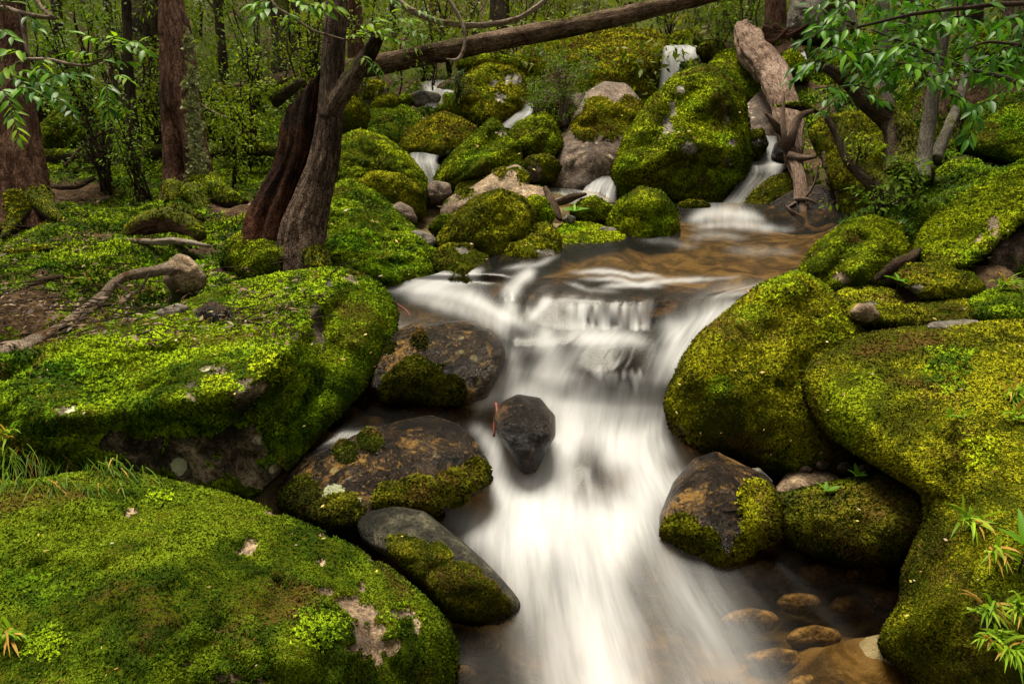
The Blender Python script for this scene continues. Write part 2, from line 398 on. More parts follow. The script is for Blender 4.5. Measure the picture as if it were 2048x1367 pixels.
def grow_moss(parent, v, quads, nrm, mask, pal, brown, loc, seed=0, spacing=1.0, size=1.0, droop=.2, name='moss', cull=None):
    px, py, d = project(v)
    see = (px > -330) & (px < 2400) & (py > -160) & (py < 1530)
    view = v - np.array([0, 0, CAM_Z]); view /= np.linalg.norm(view, axis=1, keepdims=True)
    facing = -(view * nrm).sum(1)
    w = mask * see * np.where(facing > -.35, np.clip(.45 + facing, .35, 1.2), 0) / np.maximum(d, .5) ** 2 * np.interp(d, [2.2, 5.0], [1.0, 1.6])
    sp = MOSS_SPACING * spacing
    got = sample_faces(v, quads, w, lambda s: s * FPX ** 2 / sp ** 2)
    if got is None: return None
    tri, bc = got
    if cull is not None:
        ok = cull((v[tri] * bc[..., None]).sum(1)); tri, bc = tri[ok], bc[ok]
    pts = (v[tri] * bc[..., None]).sum(1); nn = (nrm[tri] * bc[..., None]).sum(1); dd = (d[tri] * bc).sum(1)
    nn /= np.maximum(np.linalg.norm(nn, axis=1, keepdims=True), 1e-9)
    sz = MOSS_SIZE * np.interp(dd, [2.2, 5.0], [1.0, .68]) * size * dd / FPX * rng.uniform(.6, 1.3, len(pts)) * np.clip(1 + .7 * fbm(pts * 7 + 3, 2, 88 + seed), .75, 1.3)
    TUFTS[0] += len(pts)
    me = tuft_mesh(name, pts - np.asarray(loc), nn, sz, moss_colours(pts, pal, brown, seed), M['moss'], 4, droop)
    return link(name, me, parent, kind='stuff')
# ------------------------------------------------------------------ rocks
def depth_field(ctrl):
    c = np.array(ctrl, float)
    if len(c) < 3:
        m = c[:, 2].mean(); return lambda x, y: np.full(np.shape(x), m)
    X = c[:, :2] / 1000; K = np.linalg.norm(X[:, None] - X[None], axis=2)
    if len(c) == 3:
        co = np.linalg.solve(np.c_[np.ones(3), X], c[:, 2])
        return lambda x, y: co[0] + co[1] * x / 1000 + co[2] * y / 1000
    n = len(c); A = np.zeros((n + 3, n + 3)); A[:n, :n] = K; A[:n, n] = 1; A[:n, n + 1:] = X; A[n, :n] = 1; A[n + 1:, :n] = X.T
    s = np.linalg.lstsq(A, np.r_[c[:, 2], 0, 0, 0], rcond=None)[0]
    def f(x, y):
        x = np.asarray(x) / 1000; y = np.asarray(y) / 1000
        o = s[n] + s[n + 1] * x + s[n + 2] * y
        for k in range(n): o = o + s[k] * np.hypot(x - X[k, 0], y - X[k, 1])
        return o
    return f
GROUND_PTS = []       # world x, y, z, moss, bed
ROCKS = []; ROCK_V = []; MOSS_JOBS = []
def rock(name, label, outline, depth, bulge=.2, back=.3, facet=.5, rough=.03, lump=.012, moss=1.0, pal='olive', brown=.25, mat='grey',
         bare=(), mossy=(), bumps=(), crease=(), cap=(), under=.55, flat=2.0, res=6.0, lich=(), cat=None, group=None, sink=True, seed=None, up=.5, spacing=1.0, size=1.0, droop=.2, mnoise=.8, mfreq=5.0, sinkz=.05):
    seed = seed if seed is not None else len(ROCKS) * 7 + 3
    rg = np.random.default_rng(seed)
    if flat == 2.0 and bulge > .05: facet = max(facet, .68)
    o = np.array(outline, float)
    x, y = o[:, 0], o[:, 1]; x1, y1 = np.roll(x, -1), np.roll(y, -1); cr = x * y1 - x1 * y; A = cr.sum() / 2
    c = np.array([((x + x1) * cr).sum(), ((y + y1) * cr).sum()]) / (6 * A)
    per = np.hypot(x1 - x, y1 - y).sum()
    if per < 900: res = res * .8
    N = int(np.clip(per / res, 36, 520)); th = np.linspace(0, 2 * np.pi, N, endpoint=False)
    dx, dy = np.cos(th), np.sin(th); rad = np.zeros(N)
    for k in range(len(o)):
        ax, ay = x[k] - c[0], y[k] - c[1]; ex, ey = x1[k] - x[k], y1[k] - y[k]
        den = dx * ey - dy * ex; den = np.where(np.abs(den) < 1e-9, 1e-9, den)
        tt = (ax * ey - ay * ex) / den; uu = (ax * dy - ay * dx) / den
        ok = (uu >= -1e-6) & (uu <= 1 + 1e-6) & (tt > 0); rad = np.where(ok, np.maximum(rad, tt), rad)
    rad = np.where(rad <= 0, np.median(rad), rad)
    ks = max(1, int(N * .012)); ker = np.hanning(2 * ks + 3)[1:-1]; ker /= ker.sum()
    rad = np.convolve(np.r_[rad[-ks:], rad, rad[:ks]], ker, 'valid')
    md = depth_field(depth)
    scale_m = np.sqrt(abs(A)) * np.mean([d[2] for d in depth]) / FPX      # rough size in metres
    Mr = int(np.clip(rad.mean() / res, 8, 110))
    s = np.sin(np.linspace(0, np.pi / 2, Mr + 1))[1:]; s[-1] = 1.0
    # facets: tangent planes of a dome
    K = 7
    pk = rg.uniform(-.72, .72, (K, 2)); pk[0] *= .4
    S, TH = np.meshgrid(s, th, indexing='ij'); ux, uy = S * np.cos(TH), S * np.sin(TH)
    zk = np.sqrt(np.maximum(1 - (pk ** 2).sum(1), .12))
    tang = np.min([(1 - (pk[k, 0] * ux + pk[k, 1] * uy)) / zk[k] for k in range(K)], axis=0)
    dome = np.sqrt(np.maximum(1 - S ** flat, 0))
    fac = np.minimum(tang, 1.15) * np.maximum(1 - S ** 9, 0) ** .5
    prof = dome * (1 - facet) + fac * facet
    PX = c[0] + S * rad[None] * dx[None]; PY = c[1] + S * rad[None] * dy[None]
    T0 = md(PX, PY); Q = P(PX, PY, T0)
    env = np.maximum(1 - S ** 6, 0) ** .5
    f1 = 1.6 / max(scale_m, .08)
    amp = rough * min(scale_m * 2.2, 1.6)
    nz = fbm(Q * f1 + seed, 4, seed) * 1.0 + (fbm(Q * f1 * 1.7 + seed, 4, seed + 5, ridge=True) - .2) * .9
    T = T0 - bulge * prof - amp * nz * env
    T = T - lump * (1 - 1.6 * np.abs(vnoise(Q * 9 + seed, seed + 9)) + .5 * vnoise(Q * 24, seed + 3)) * env
    for (bx, by, br, bd) in bumps:
        T = T - bd * np.exp(-(((PX - bx) ** 2 + (PY - by) ** 2) / br ** 2))
    for pl_, cw, cd in crease:      # sharp crests (or grooves when negative)
        best = np.zeros_like(PX)
        for (ax_, ay_), (bx_, by_) in zip(pl_[:-1], pl_[1:]):
            ex_, ey_ = bx_ - ax_, by_ - ay_; u_ = np.clip(((PX - ax_) * ex_ + (PY - ay_) * ey_) / (ex_ * ex_ + ey_ * ey_), 0, 1)
            dd_ = np.hypot(PX - ax_ - u_ * ex_, PY - ay_ - u_ * ey_) + 4 * vnoise(Q * 9, seed + 13); best = np.maximum(best, np.clip(1 - dd_ / cw, 0, 1))
        T = T - cd * best * env
    if flat == 2.0: T = T + under * bulge * np.clip((PY - c[1]) / (o[:, 1].max() - c[1]), 0, 1) ** 2
    # slightly irregular outline
    wob = 1 + (.018 * fbm(np.stack([np.cos(th) * 3, np.sin(th) * 3, np.full(N, seed)], 1), 3, seed))[None] * S ** 3
    PX = c[0] + (PX - c[0]) * wob; PY = c[1] + (PY - c[1]) * wob
    Tc = md(c[0], c[1]) - bulge * np.min(1 / zk) * facet - bulge * (1 - facet)
    front = P(PX, PY, T)
    Tc = T[0].mean()
    sb = np.cos(np.linspace(0, np.pi / 2, 7))[1:-1]
    pb = np.sqrt(1 - sb ** 2)
    BX = c[0] + sb[:, None] * (PX[-1] - c[0])[None]; BY = c[1] + sb[:, None] * (PY[-1] - c[1])[None]
    TB = md(BX, BY) + back * pb[:, None] * (1 + .15 * fbm(P(BX, BY, T[-1].mean()) * f1, 2, seed + 2))
    bk = P(BX, BY, TB)
    v = np.concatenate([P(*c, Tc)[None], front.reshape(-1, 3), bk.reshape(-1, 3), P(*c, md(*c) + back)[None]])
    rings = Mr + 5; idx = 1 + np.arange(rings * N).reshape(rings, N)
    a, b = idx[:-1], idx[1:]
    quads = np.stack([a, b, np.roll(b, -1, 1), np.roll(a, -1, 1)], -1).reshape(-1, 4)
    j = np.arange(N); t0 = np.stack([np.zeros(N, int), idx[0], np.roll(idx[0], -1)], 1)
    tN = np.stack([np.full(N, len(v) - 1), np.roll(idx[-1], -1), idx[-1]], 1)
    nrm = vert_normals(v, [quads, t0, tN])
    if ((nrm[1:1 + N] * (np.array([0, 0, CAM_Z]) - v[1:1 + N])).sum(1)).mean() < 0:
        quads = quads[:, ::-1]; t0 = t0[:, ::-1]; tN = tN[:, ::-1]; nrm = -nrm
    # moss cover
    ppx, ppy, _ = project(v)
    mm = (moss * 2 - 1) + mnoise * fbm(v * mfreq / max(scale_m, .25) * .5 + seed, 4, seed + 21) + up * (nrm[:, 2] - .25)
    for b_ in mossy: mm = np.maximum(mm, 1.2 - 1.4 * ((ppx - b_[0]) ** 2 + (ppy - b_[1]) ** 2) / b_[2] ** 2 + .5 * fbm(v * 14, 3, 5))
    rag = 1 + 1.5 * fbm(v * 26, 3, 6)
    for b_ in bare: mm = mm - 2.4 * np.exp(-(((ppx - b_[0]) / b_[2]) ** 2 + ((ppy - b_[1]) / (b_[3] if len(b_) > 3 else b_[2])) ** 2) ** 1.2) * rag
    mask = sstep(-.12, .12, mm)
    lc = np.zeros(len(v))
    for b_ in lich: lc = np.maximum(lc, np.clip(1.15 - .65 * ((ppx - b_[0]) ** 2 + (ppy - b_[1]) ** 2) / b_[2] ** 2, 0, 1))
    # moss stands proud of the stone
    v = v + nrm * (mask * min(.012, scale_m * .03))[:, None]
    base = v[np.argmin(v[:, 2])].copy(); loc = np.array([v[:, 0].mean(), v[:, 1].mean(), v[:, 2].min()])
    me = new_mesh(name, v - loc, [quads, np.concatenate([t0, tN])], M[mat], True, {'moss': mask, 'lich': lc})
    ROCK_V.append(v)
    ob = link(name, me, None, label, cat or name.split('_')[-1], group, None, loc)
    if mask.max() > .5: MOSS_JOBS.append((ob, v, quads, nrm, np.where(mask > .5, mask, 0), pal, brown, loc, seed, spacing, size, droop))
    for (kx, ky, kr, kp) in cap:      # cushions of another moss
        cm = np.where((mask > .5), np.clip(.85 - ((ppx - kx) ** 2 + (ppy - ky) ** 2) / kr ** 2 + .9 * fbm(v * 12, 3, 66), 0, 1), 0) * (nrm[:, 1] < .6)
        MOSS_JOBS.append((ob, v + nrm * .006, quads, nrm, np.where(cm > .15, cm, 0), kp, -.1, loc, seed + 1, 1.25, 1.1, droop))
    if sink:
        lo = o[o[:, 1] > c[1] + .35 * (o[:, 1].max() - c[1])]
        for q in lo: GROUND_PTS.append((*P(q[0], q[1], float(md(q[0], q[1]))) - np.array([0, 0, sinkz]), -1, 0))
        q = P(c[0], o[:, 1].max(), float(md(c[0], c[1])) + back * .5); GROUND_PTS.append((q[0], q[1], P(c[0], o[:, 1].max(), float(md(c[0], o[:, 1].max())))[2] + .07 - sinkz, -1, 0))
    ROCKS.append(ob)
    return ob

# ---- foreground
rock('boulder', 'huge green mossy boulder filling the bottom corner below the long grass',
     [(330, 962), (420, 985), (510, 1012), (610, 1052), (700, 1098), (790, 1152), (850, 1202), (905, 1262), (912, 1330), (880, 1440), (500, 1560), (0, 1600), (-260, 1500), (-260, 1080), (-60, 985), (100, 962), (200, 950)],
     [(330, 975, 2.22), (600, 1055, 2.12), (790, 1160, 2.03), (900, 1280, 1.92), (880, 1440, 1.85), (100, 980, 2.1), (-200, 1100, 1.85), (350, 1150, 1.66), (200, 1350, 1.42), (600, 1350, 1.52), (700, 1250, 1.70), (-200, 1450, 1.35), (400, 1560, 1.42)],
     bulge=.10, back=.5, facet=.1, rough=.036, lump=.014, moss=1.0, pal='deep', brown=.30, mat='tan', flat=5, mnoise=.30,
     bare=[(265, 1027, 14, 10), (255, 1035, 8), (505, 1088, 22, 18), (486, 1108, 22, 9), (640, 1188, 22, 12), (690, 1220, 44, 22), (735, 1262, 40, 44), (765, 1305, 34, 30), (700, 1300, 20, 16), (805, 1230, 26, 12), (700, 1195, 15, 8), (835, 1268, 20, 30), (640, 1130, 12, 9), (720, 1178, 10), (360, 1332, 30, 9), (480, 1358, 60, 10), (560, 1030, 40, 6), (660, 1075, 30, 8), (430, 1265, 10, 8), (745, 1120, 16, 10)],
     bumps=[(560, 1290, 90, .05), (200, 1120, 120, .04), (640, 1260, 60, .04), (420, 1060, 70, .02)], droop=.3, cap=[(620, 1270, 60, 'green'), (320, 1000, 34, 'bank'), (100, 1290, 60, 'green'), (800, 1240, 40, 'green')], crease=[([(430, 1000), (560, 1120), (640, 1200), (700, 1290), (680, 1367)], 40, .05), ([(150, 1000), (260, 1120), (300, 1250)], 60, .03), ([(560, 1180), (520, 1280), (560, 1367)], 30, -.035), ([(760, 1160), (780, 1260), (820, 1340)], 34, .04)])
rock('boulder', 'broad flat topped mossy slab on the bank with a bare underside beside the stream',
     [(600, 545), (690, 535), (745, 558), (788, 605), (795, 650), (770, 700), (722, 770), (665, 835), (595, 905), (560, 945), (495, 995), (430, 990), (330, 950), (200, 935), (40, 930), (-260, 960), (-260, 720), (-100, 700), (60, 700), (200, 652), (330, 625), (450, 575)],
     [(690, 540, 3.35), (788, 620, 3.22), (720, 770, 2.95), (600, 900, 2.68), (500, 990, 2.52), (600, 640, 3.02), (640, 590, 3.16), (560, 705, 2.78), (470, 790, 2.42), (370, 800, 2.36), (120, 838, 2.30), (-200, 860, 2.2), (450, 590, 3.30), (250, 660, 2.95), (60, 710, 2.70), (-250, 720, 2.55), (300, 900, 2.55), (100, 920, 2.42), (430, 900, 2.56), (640, 720, 2.92)],
     bulge=.06, back=.6, facet=.05, rough=.05, lump=.02, moss=.95, pal='bank', brown=.22, mat='slab', flat=6, mnoise=.55,
     bare=[(300, 915, 80, 26), (230, 880, 26, 18), (400, 925, 50, 40), (480, 900, 40, 55), (330, 890, 60, 20), (500, 775, 30, 14), (485, 800, 20, 26), (575, 675, 26, 9), (625, 625, 8, 36), (655, 575, 10, 22), (700, 560, 22, 10), (640, 660, 10, 50), (430, 745, 30, 12), (380, 780, 16, 18), (135, 822, 20, 10), (90, 760, 30, 8), (520, 940, 40, 30)],
     lich=[(358, 932, 17), (140, 822, 11)], bumps=[(540, 740, 60, .05), (430, 800, 60, .05), (250, 820, 90, .04), (600, 570, 50, .03)], droop=.35, cap=[(560, 640, 70, 'green'), (600, 600, 50, 'bank'), (300, 680, 60, 'bank'), (540, 740, 40, 'lime'), (430, 790, 40, 'lime'), (200, 760, 70, 'bank')], crease=[([(120, 838), (300, 822), (400, 790), (480, 785)], 30, .07), ([(490, 790), (560, 710), (620, 640), (660, 580), (700, 548)], 30, .07), ([(500, 800), (470, 860), (480, 940)], 26, -.07), ([(640, 640), (650, 740), (600, 830)], 30, -.05), ([(250, 830), (270, 880)], 30, -.05)])
rock('boulder', 'wet brown boulder with a heart shaped moss patch, water sliding over its top',
     [(728, 775), (745, 722), (775, 668), (830, 645), (930, 640), (985, 660), (1012, 700), (1003, 745), (975, 795), (930, 812), (840, 815), (755, 805)],
     [(730, 780, 3.02), (775, 668, 3.18), (930, 640, 3.2), (1010, 700, 3.1), (850, 815, 2.98), (960, 800, 3.0)], bulge=.17, back=.3, facet=.75, rough=.03,
     lump=.004, moss=.06, pal='dark', mat='wet', mossy=[(835, 745, 38), (855, 765, 45), (800, 778, 42), (900, 778, 36), (780, 695, 16), (840, 680, 18)], up=.1, mnoise=.5, sinkz=.28)
rock('boulder', 'dark wet pointed boulder standing in the white water',
     [(985, 835), (1003, 803), (1035, 787), (1080, 795), (1110, 830), (1112, 870), (1092, 905), (1072, 945), (1045, 950), (1018, 905), (993, 865)],
     [(1000, 800, 2.84), (1110, 840, 2.80), (1060, 950, 2.72)], bulge=.12, back=.22, facet=.6, rough=.03, lump=.004, moss=.0, pal='dark', mat='wetdark', mnoise=.3, sinkz=.28)
rock('boulder', 'ochre and brown wet boulder with mossy skirt and pale lichen spot, below the slab',
     [(562, 965), (600, 920), (660, 892), (720, 865), (790, 842), (860, 830), (920, 850), (955, 880), (981, 930), (975, 978), (900, 1020), (820, 1050), (700, 1085), (600, 1050), (565, 1010)],
     [(565, 970, 2.62), (720, 865, 2.72), (860, 830, 2.74), (980, 930, 2.66), (900, 1020, 2.5), (700, 1080, 2.38), (590, 1040, 2.45)], bulge=.15, back=.3, facet=.6, rough=.03,
     lump=.006, moss=.14, pal='dark', mat='wet', mossy=[(610, 985, 34), (680, 1030, 50), (780, 1000, 40), (830, 985, 36), (900, 975, 40), (950, 945, 34), (740, 880, 26), (690, 905, 26), (580, 1000, 34), (840, 1030, 50), (620, 1030, 40)], up=.1, mnoise=.5, brown=.4, droop=.5, lich=[(670, 988, 22), (715, 1005, 9)], sinkz=.28)
rock('boulder', 'grey speckled small boulder with a mossy front, nearest the lower pool',
     [(706, 1035), (740, 1016), (800, 1012), (850, 1022), (900, 1062), (950, 1102), (1000, 1152), (1046, 1205), (1040, 1232), (960, 1245), (895, 1235), (845, 1172), (785, 1118), (725, 1085)],
     [(710, 1040, 2.36), (850, 1020, 2.34), (1040, 1210, 2.14), (960, 1240, 2.10), (780, 1115, 2.2)], bulge=.12, back=.22, facet=.7, rough=.02,
     lump=.005, moss=.12, pal='dark', mat='greydark', mossy=[(860, 1130, 50), (920, 1165, 50), (960, 1200, 46), (900, 1190, 46), (830, 1105, 34), (800, 1090, 24), (990, 1215, 34), (870, 1180, 44), (940, 1215, 44)], up=.1, mnoise=.5, droop=.6, brown=.3, sinkz=.28)
rock('boulder', 'large olive mossy dome with a bright lime cap, beside the main cascade',
     [(1332, 815), (1345, 770), (1370, 720), (1400, 672), (1450, 632), (1520, 572), (1590, 545), (1630, 562), (1680, 602), (1722, 650), (1725, 720), (1715, 800), (1720, 900), (1700, 960), (1600, 968), (1540, 945), (1480, 912), (1400, 895), (1350, 865)],
     [(1335, 810, 2.98), (1450, 632, 3.25), (1590, 545, 3.42), (1720, 650, 3.3), (1700, 900, 2.85), (1600, 960, 2.78), (1400, 890, 2.86)], bulge=.30, back=.4, facet=.45, rough=.022,
     lump=.012, moss=1.0, pal='olive', brown=.42, mat='brown', mnoise=.35, bare=[(1362, 860, 10, 12)], bumps=[(1590, 570, 34, .04), (1560, 590, 26, .03), (1640, 690, 50, .05), (1480, 760, 60, .03)], sinkz=.28, crease=[([(1590, 550), (1540, 590), (1450, 660), (1380, 750)], 60, .07), ([(1620, 570), (1660, 640), (1715, 690)], 50, .07), ([(1560, 560), (1590, 640), (1560, 740)], 40, .05)], cap=[(1590, 560, 40, 'lime'), (1545, 590, 26, 'lime'), (1660, 660, 40, 'lime'), (1440, 780, 34, 'green')])
rock('boulder', 'biggest smooth olive mossy boulder, with grass tufts growing on its stream face',
     [(1602, 742), (1650, 708), (1720, 672), (1850, 655), (1950, 650), (2060, 640), (2230, 655), (2330, 720), (2410, 850), (2380, 980), (2440, 1150), (2350, 1330), (2360, 1480), (2260, 1560), (2050, 1560), (1880, 1400), (1758, 1292), (1788, 1245), (1812, 1210), (1812, 1150), (1832, 1100), (1862, 1040), (1850, 975), (1790, 932), (1710, 905), (1655, 875), (1625, 815)],
     [(1605, 745, 2.78), (1720, 672, 2.95), (1850, 655, 2.98), (2060, 640, 3.0), (2230, 655, 3.0), (2410, 900, 2.5), (2430, 1150, 2.1), (1710, 900, 2.52), (1850, 985, 2.28), (1830, 1150, 2.05), (1780, 1270, 1.95), (1880, 1400, 1.86), (1800, 800, 2.52), (1950, 850, 2.26), (2000, 1100, 1.88), (2000, 1330, 1.74), (2200, 900, 2.1), (2250, 1400, 1.6), (2060, 1540, 1.65)],
     bulge=.12, back=.6, facet=.05, rough=.022, lump=.010, moss=1.0, pal='olive', brown=.18, mat='brown', flat=5, mnoise=.22, droop=.25, bumps=[(1760, 790, 90, .03), (1930, 760, 120, .03)], cap=[(1900, 740, 60, 'bank'), (1960, 900, 50, 'lime')], crease=[([(1640, 760), (1720, 850), (1850, 950), (1870, 1050)], 70, .05), ([(1860, 680), (1900, 800), (1960, 950)], 60, .03), ([(1950, 1000), (1900, 1150), (1850, 1260)], 50, .04)])
rock('boulder', 'brown and orange streaked boulder with a mossy foot at the edge of the lower pool',
     [(1318, 1030), (1345, 965), (1390, 915), (1432, 900), (1490, 930), (1535, 952), (1566, 1005), (1558, 1072), (1505, 1108), (1440, 1140), (1370, 1105), (1318, 1068)],
     [(1320, 1020, 2.52), (1432, 900, 2.66), (1560, 1000, 2.56), (1440, 1140, 2.34)], bulge=.14, back=.25, facet=.75, rough=.03, lump=.006, moss=.08, pal='olive', mat='wet', up=.1, mnoise=.5,
     mossy=[(1510, 1000, 44), (1520, 1050, 44), (1360, 1065, 40), (1410, 1095, 44), (1480, 1090, 30), (1540, 1040, 40), (1455, 1125, 26)], bare=[(1455, 1075, 14, 22)], droop=.4, sinkz=.28)
rock('boulder', 'low round mossy boulder at the foot of the biggest boulder, over the clear water',
     [(1548, 1000), (1620, 978), (1700, 962), (1790, 952), (1860, 975), (1868, 1060), (1805, 1115), (1720, 1130), (1640, 1115), (1580, 1080), (1552, 1045)],
     [(1550, 1010, 2.56), (1790, 955, 2.52), (1865, 1040, 2.3), (1700, 1130, 2.32)], bulge=.15, back=.25, facet=.3, rough=.02, lump=.012, moss=1.0, pal='dark', brown=.3, mat='wet', mnoise=.3, droop=.6, sinkz=.28)
rock('stone', 'flat orange lichened stone in the gap behind the low round mossy boulder',
     [(1545, 985), (1570, 948), (1610, 934), (1662, 944), (1700, 968), (1660, 992), (1580, 998)], [(1560, 960, 2.72), (1650, 945, 2.74), (1620, 995, 2.62)], bulge=.06, back=.12, facet=.7, moss=.0, mat='tan', res=4)
rock('stone', 'pale split stone leaning beside the orange streaked boulder',
     [(1488, 938), (1518, 934), (1546, 962), (1540, 985), (1510, 978)], [(1515, 960, 2.66)], bulge=.05, back=.1, facet=.9, moss=.0, mat='grey', res=4)
for px, py, r, lab in [(1612, 940, 14, 'leftmost pebble in the dark gap under the biggest boulder'), (1645, 930, 16, 'second pebble from the left in the dark gap under the biggest boulder'), (1690, 936, 18, 'largest pebble in the dark gap under the biggest boulder'), (1730, 938, 15, 'rightmost pebble in the dark gap under the biggest boulder')]:
    rock('pebble', lab, [(px + r * a, py + r * b) for a, b in ((-1, .1), (-.6, -.6), (.3, -.75), (1, -.2), (.8, .5), (-.2, .7))],
         [(px, py, 2.72)], bulge=.02, back=.05, facet=.8, moss=0, mat='brown', res=4, group='pebbles under the biggest boulder', sink=False)
rock('boulder', 'long dark mossy boulder filling the gap under the big domes',
     [(1560, 960), (1600, 915), (1680, 890), (1760, 900), (1830, 950), (1860, 1010), (1700, 1010), (1600, 1000)], [(1600, 960, 3.0), (1800, 960, 2.85), (1700, 1010, 2.8)], bulge=.08, back=.2, moss=.5, pal='dark', mat='wetdark')
# ---- left bank by the tree
rock('boulder', 'bright mossy mound between the leaning tree and the white water',
     [(640, 400), (690, 358), (740, 372), (790, 420), (840, 470), (880, 515), (893, 555), (860, 585), (800, 590), (740, 570), (690, 560), (640, 545), (600, 500)],
     [(640, 400, 4.5), (740, 372, 4.7), (893, 555, 3.95), (800, 590, 3.72), (690, 560, 3.75), (600, 500, 4.1)], bulge=.22, back=.4, facet=.15, rough=.05, lump=.03, moss=1.0, pal='bank', brown=.12, mnoise=.3, mat='tan')
rock('moss_mound', 'mossy mound over the roots in front of the rotten stump', [(440, 525), (462, 478), (505, 452), (548, 470), (575, 510), (565, 545), (500, 555)], [(450, 520, 3.72), (505, 452, 3.8), (570, 520, 3.6), (505, 555, 3.5)], bulge=.12, back=.2, facet=.2, lump=.02, moss=.9, pal='lime', brown=.3, mat='brown', cat='mound')
rock('boulder', 'small round mossy boulder with a white lichen spot at the inlet of the white water',
     [(862, 515), (890, 490), (940, 485), (975, 508), (982, 545), (950, 585), (890, 575)], [(870, 510, 3.98), (980, 545, 3.92), (920, 585, 3.75)], bulge=.12, back=.2, facet=.3, moss=.95, pal='olive', brown=.15, bare=[(925, 500, 15, 9)], mnoise=.3)
rock('boulder', 'tall mossy dome leaning over the still pool beside the round boulder',
     [(868, 490), (900, 440), (950, 397), (1000, 380), (1045, 395), (1068, 425), (1062, 470), (1020, 510), (975, 535), (910, 520)], [(870, 490, 4.35), (1000, 380, 4.6), (1065, 440, 4.45), (960, 535, 4.05)], bulge=.22, back=.35, facet=.3, moss=1.0, pal='olive', brown=.15, mnoise=.3, bumps=[(1000, 400, 50, .05), (940, 470, 40, .04)], crease=[([(1000, 384), (950, 420), (890, 490)], 34, .10), ([(1000, 384), (1045, 420), (1050, 460)], 30, .10), ([(960, 420), (960, 480)], 26, .08)])
rock('boulder', 'small mossy knob behind the tall mossy dome', [(1040, 405), (1065, 390), (1090, 397), (1108, 432), (1095, 460), (1050, 460)], [(1075, 425, 4.6)], bulge=.1, back=.18, moss=1.0, pal='lime', mnoise=.3)
rock('boulder', 'mossy boulder with a bare brown toe touching the still pool', [(978, 530), (1010, 485), (1055, 452), (1098, 446), (1120, 478), (1120, 518), (1060, 535), (1000, 540)], [(985, 530, 4.1), (1100, 446, 4.35), (1120, 515, 4.12), (1050, 535, 4.0)], bulge=.13, back=.25, facet=.4, moss=.95, pal='olive', brown=.3, bare=[(1095, 508, 20, 14)], mnoise=.3)
rock('boulder', 'low mossy shelf along the back shore of the still pool', [(1100, 480), (1125, 448), (1180, 446), (1250, 468), (1255, 482), (1190, 492), (1110, 500)], [(1110, 490, 4.35), (1180, 446, 4.75), (1250, 475, 4.5)], bulge=.06, back=.2, moss=.9, pal='lime', mnoise=.4)
rock('boulder', 'rounded bright mossy boulder standing in the still pool', [(1216, 440), (1240, 402), (1280, 377), (1322, 385), (1350, 420), (1358, 470), (1330, 490), (1262, 490), (1222, 470)], [(1220, 440, 4.75), (1280, 377, 4.85), (1355, 450, 4.72), (1290, 490, 4.55)], bulge=.18, back=.25, facet=.3, moss=1.0, pal='lime', brown=.15, mnoise=.25, bumps=[(1300, 400, 30, .05)], crease=[([(1240, 415), (1285, 395), (1335, 405)], 24, .09), ([(1285, 425), (1320, 415), (1345, 440)], 22, .07)])
rock('boulder', 'small mossy boulder tucked beside the rounded bright one', [(1138, 425), (1160, 402), (1190, 392), (1226, 415), (1228, 448), (1160, 450)], [(1180, 430, 4.95)], bulge=.1, back=.16, moss=1.0, pal='lime', mnoise=.3)
rock('stone', 'small pale stone behind the low mossy shelf', [(1122, 440), (1135, 428), (1152, 434), (1150, 446), (1130, 448)], [(1137, 438, 4.7)], bulge=.03, back=.06, moss=0, mat='grey', res=4)
rock('stone', 'thin grey slate lying on the shore of the still pool', [(1192, 462), (1205, 453), (1232, 455), (1236, 464), (1210, 468)], [(1210, 460, 4.55)], bulge=.02, back=.06, moss=0, mat='grey', res=4)
rock('boulder', 'long bare brown rock with lichened crest among the mossy boulders',
     [(875, 432), (890, 397), (940, 376), (990, 342), (1035, 327), (1058, 345), (1055, 370), (1100, 378), (1095, 402), (1050, 415), (1000, 410), (950, 420), (910, 440)], [(880, 430, 4.85), (1035, 327, 5.15), (1100, 385, 4.95), (950, 420, 4.8)], bulge=.12, back=.25, facet=.7, rough=.05, moss=.25, pal='olive', mat='tan', mossy=[(1045, 355, 14), (930, 385, 14), (1000, 342, 14)])
rock('stone', 'squarish dark stone with white lichen spots by the mossy bank', [(853, 372), (868, 360), (900, 366), (905, 390), (885, 412), (856, 410)], [(880, 388, 5.0)], bulge=.09, back=.14, facet=.9, moss=.0, mat='brown')
rock('stone', 'bare brown stone wedged behind the bright mound', [(770, 420), (800, 402), (825, 415), (838, 445), (800, 450)], [(800, 430, 4.5)], bulge=.07, back=.14, facet=.7, moss=.05, mat='brown')
rock('stone', 'grey veined stone beside the bright mound', [(806, 475), (825, 460), (850, 462), (875, 478), (868, 500), (835, 498)], [(840, 480, 4.2)], bulge=.07, back=.12, facet=.9, moss=.05, mat='grey')
rock('stone', 'low mossy stone at the end of the bare brown rock', [(855, 460), (880, 430), (925, 428), (930, 455), (890, 475)], [(890, 455, 4.5)], bulge=.07, back=.14, moss=1.0, pal='lime')
rock('boulder', 'pyramid shaped mossy boulder with a slanting ridge',
     [(855, 372), (890, 325), (930, 285), (960, 262), (985, 236), (1008, 258), (1035, 285), (1045, 335), (1030, 360), (960, 372), (890, 385)], [(860, 370, 5.7), (985, 236, 5.95), (1045, 330, 5.6), (950, 375, 5.35)], bulge=.22, back=.4, facet=.7, rough=.05, moss=.98, pal='lime', brown=.18, mnoise=.4, bumps=[(960, 320, 40, .06), (1010, 300, 30, .05), (985, 260, 24, .05)], bare=[(1003, 268, 12, 12)], crease=[([(985, 240), (940, 290), (880, 365)], 26, .14), ([(1030, 290), (985, 318), (920, 360)], 24, .14), ([(985, 240), (1010, 270), (1035, 290)], 18, .08)])
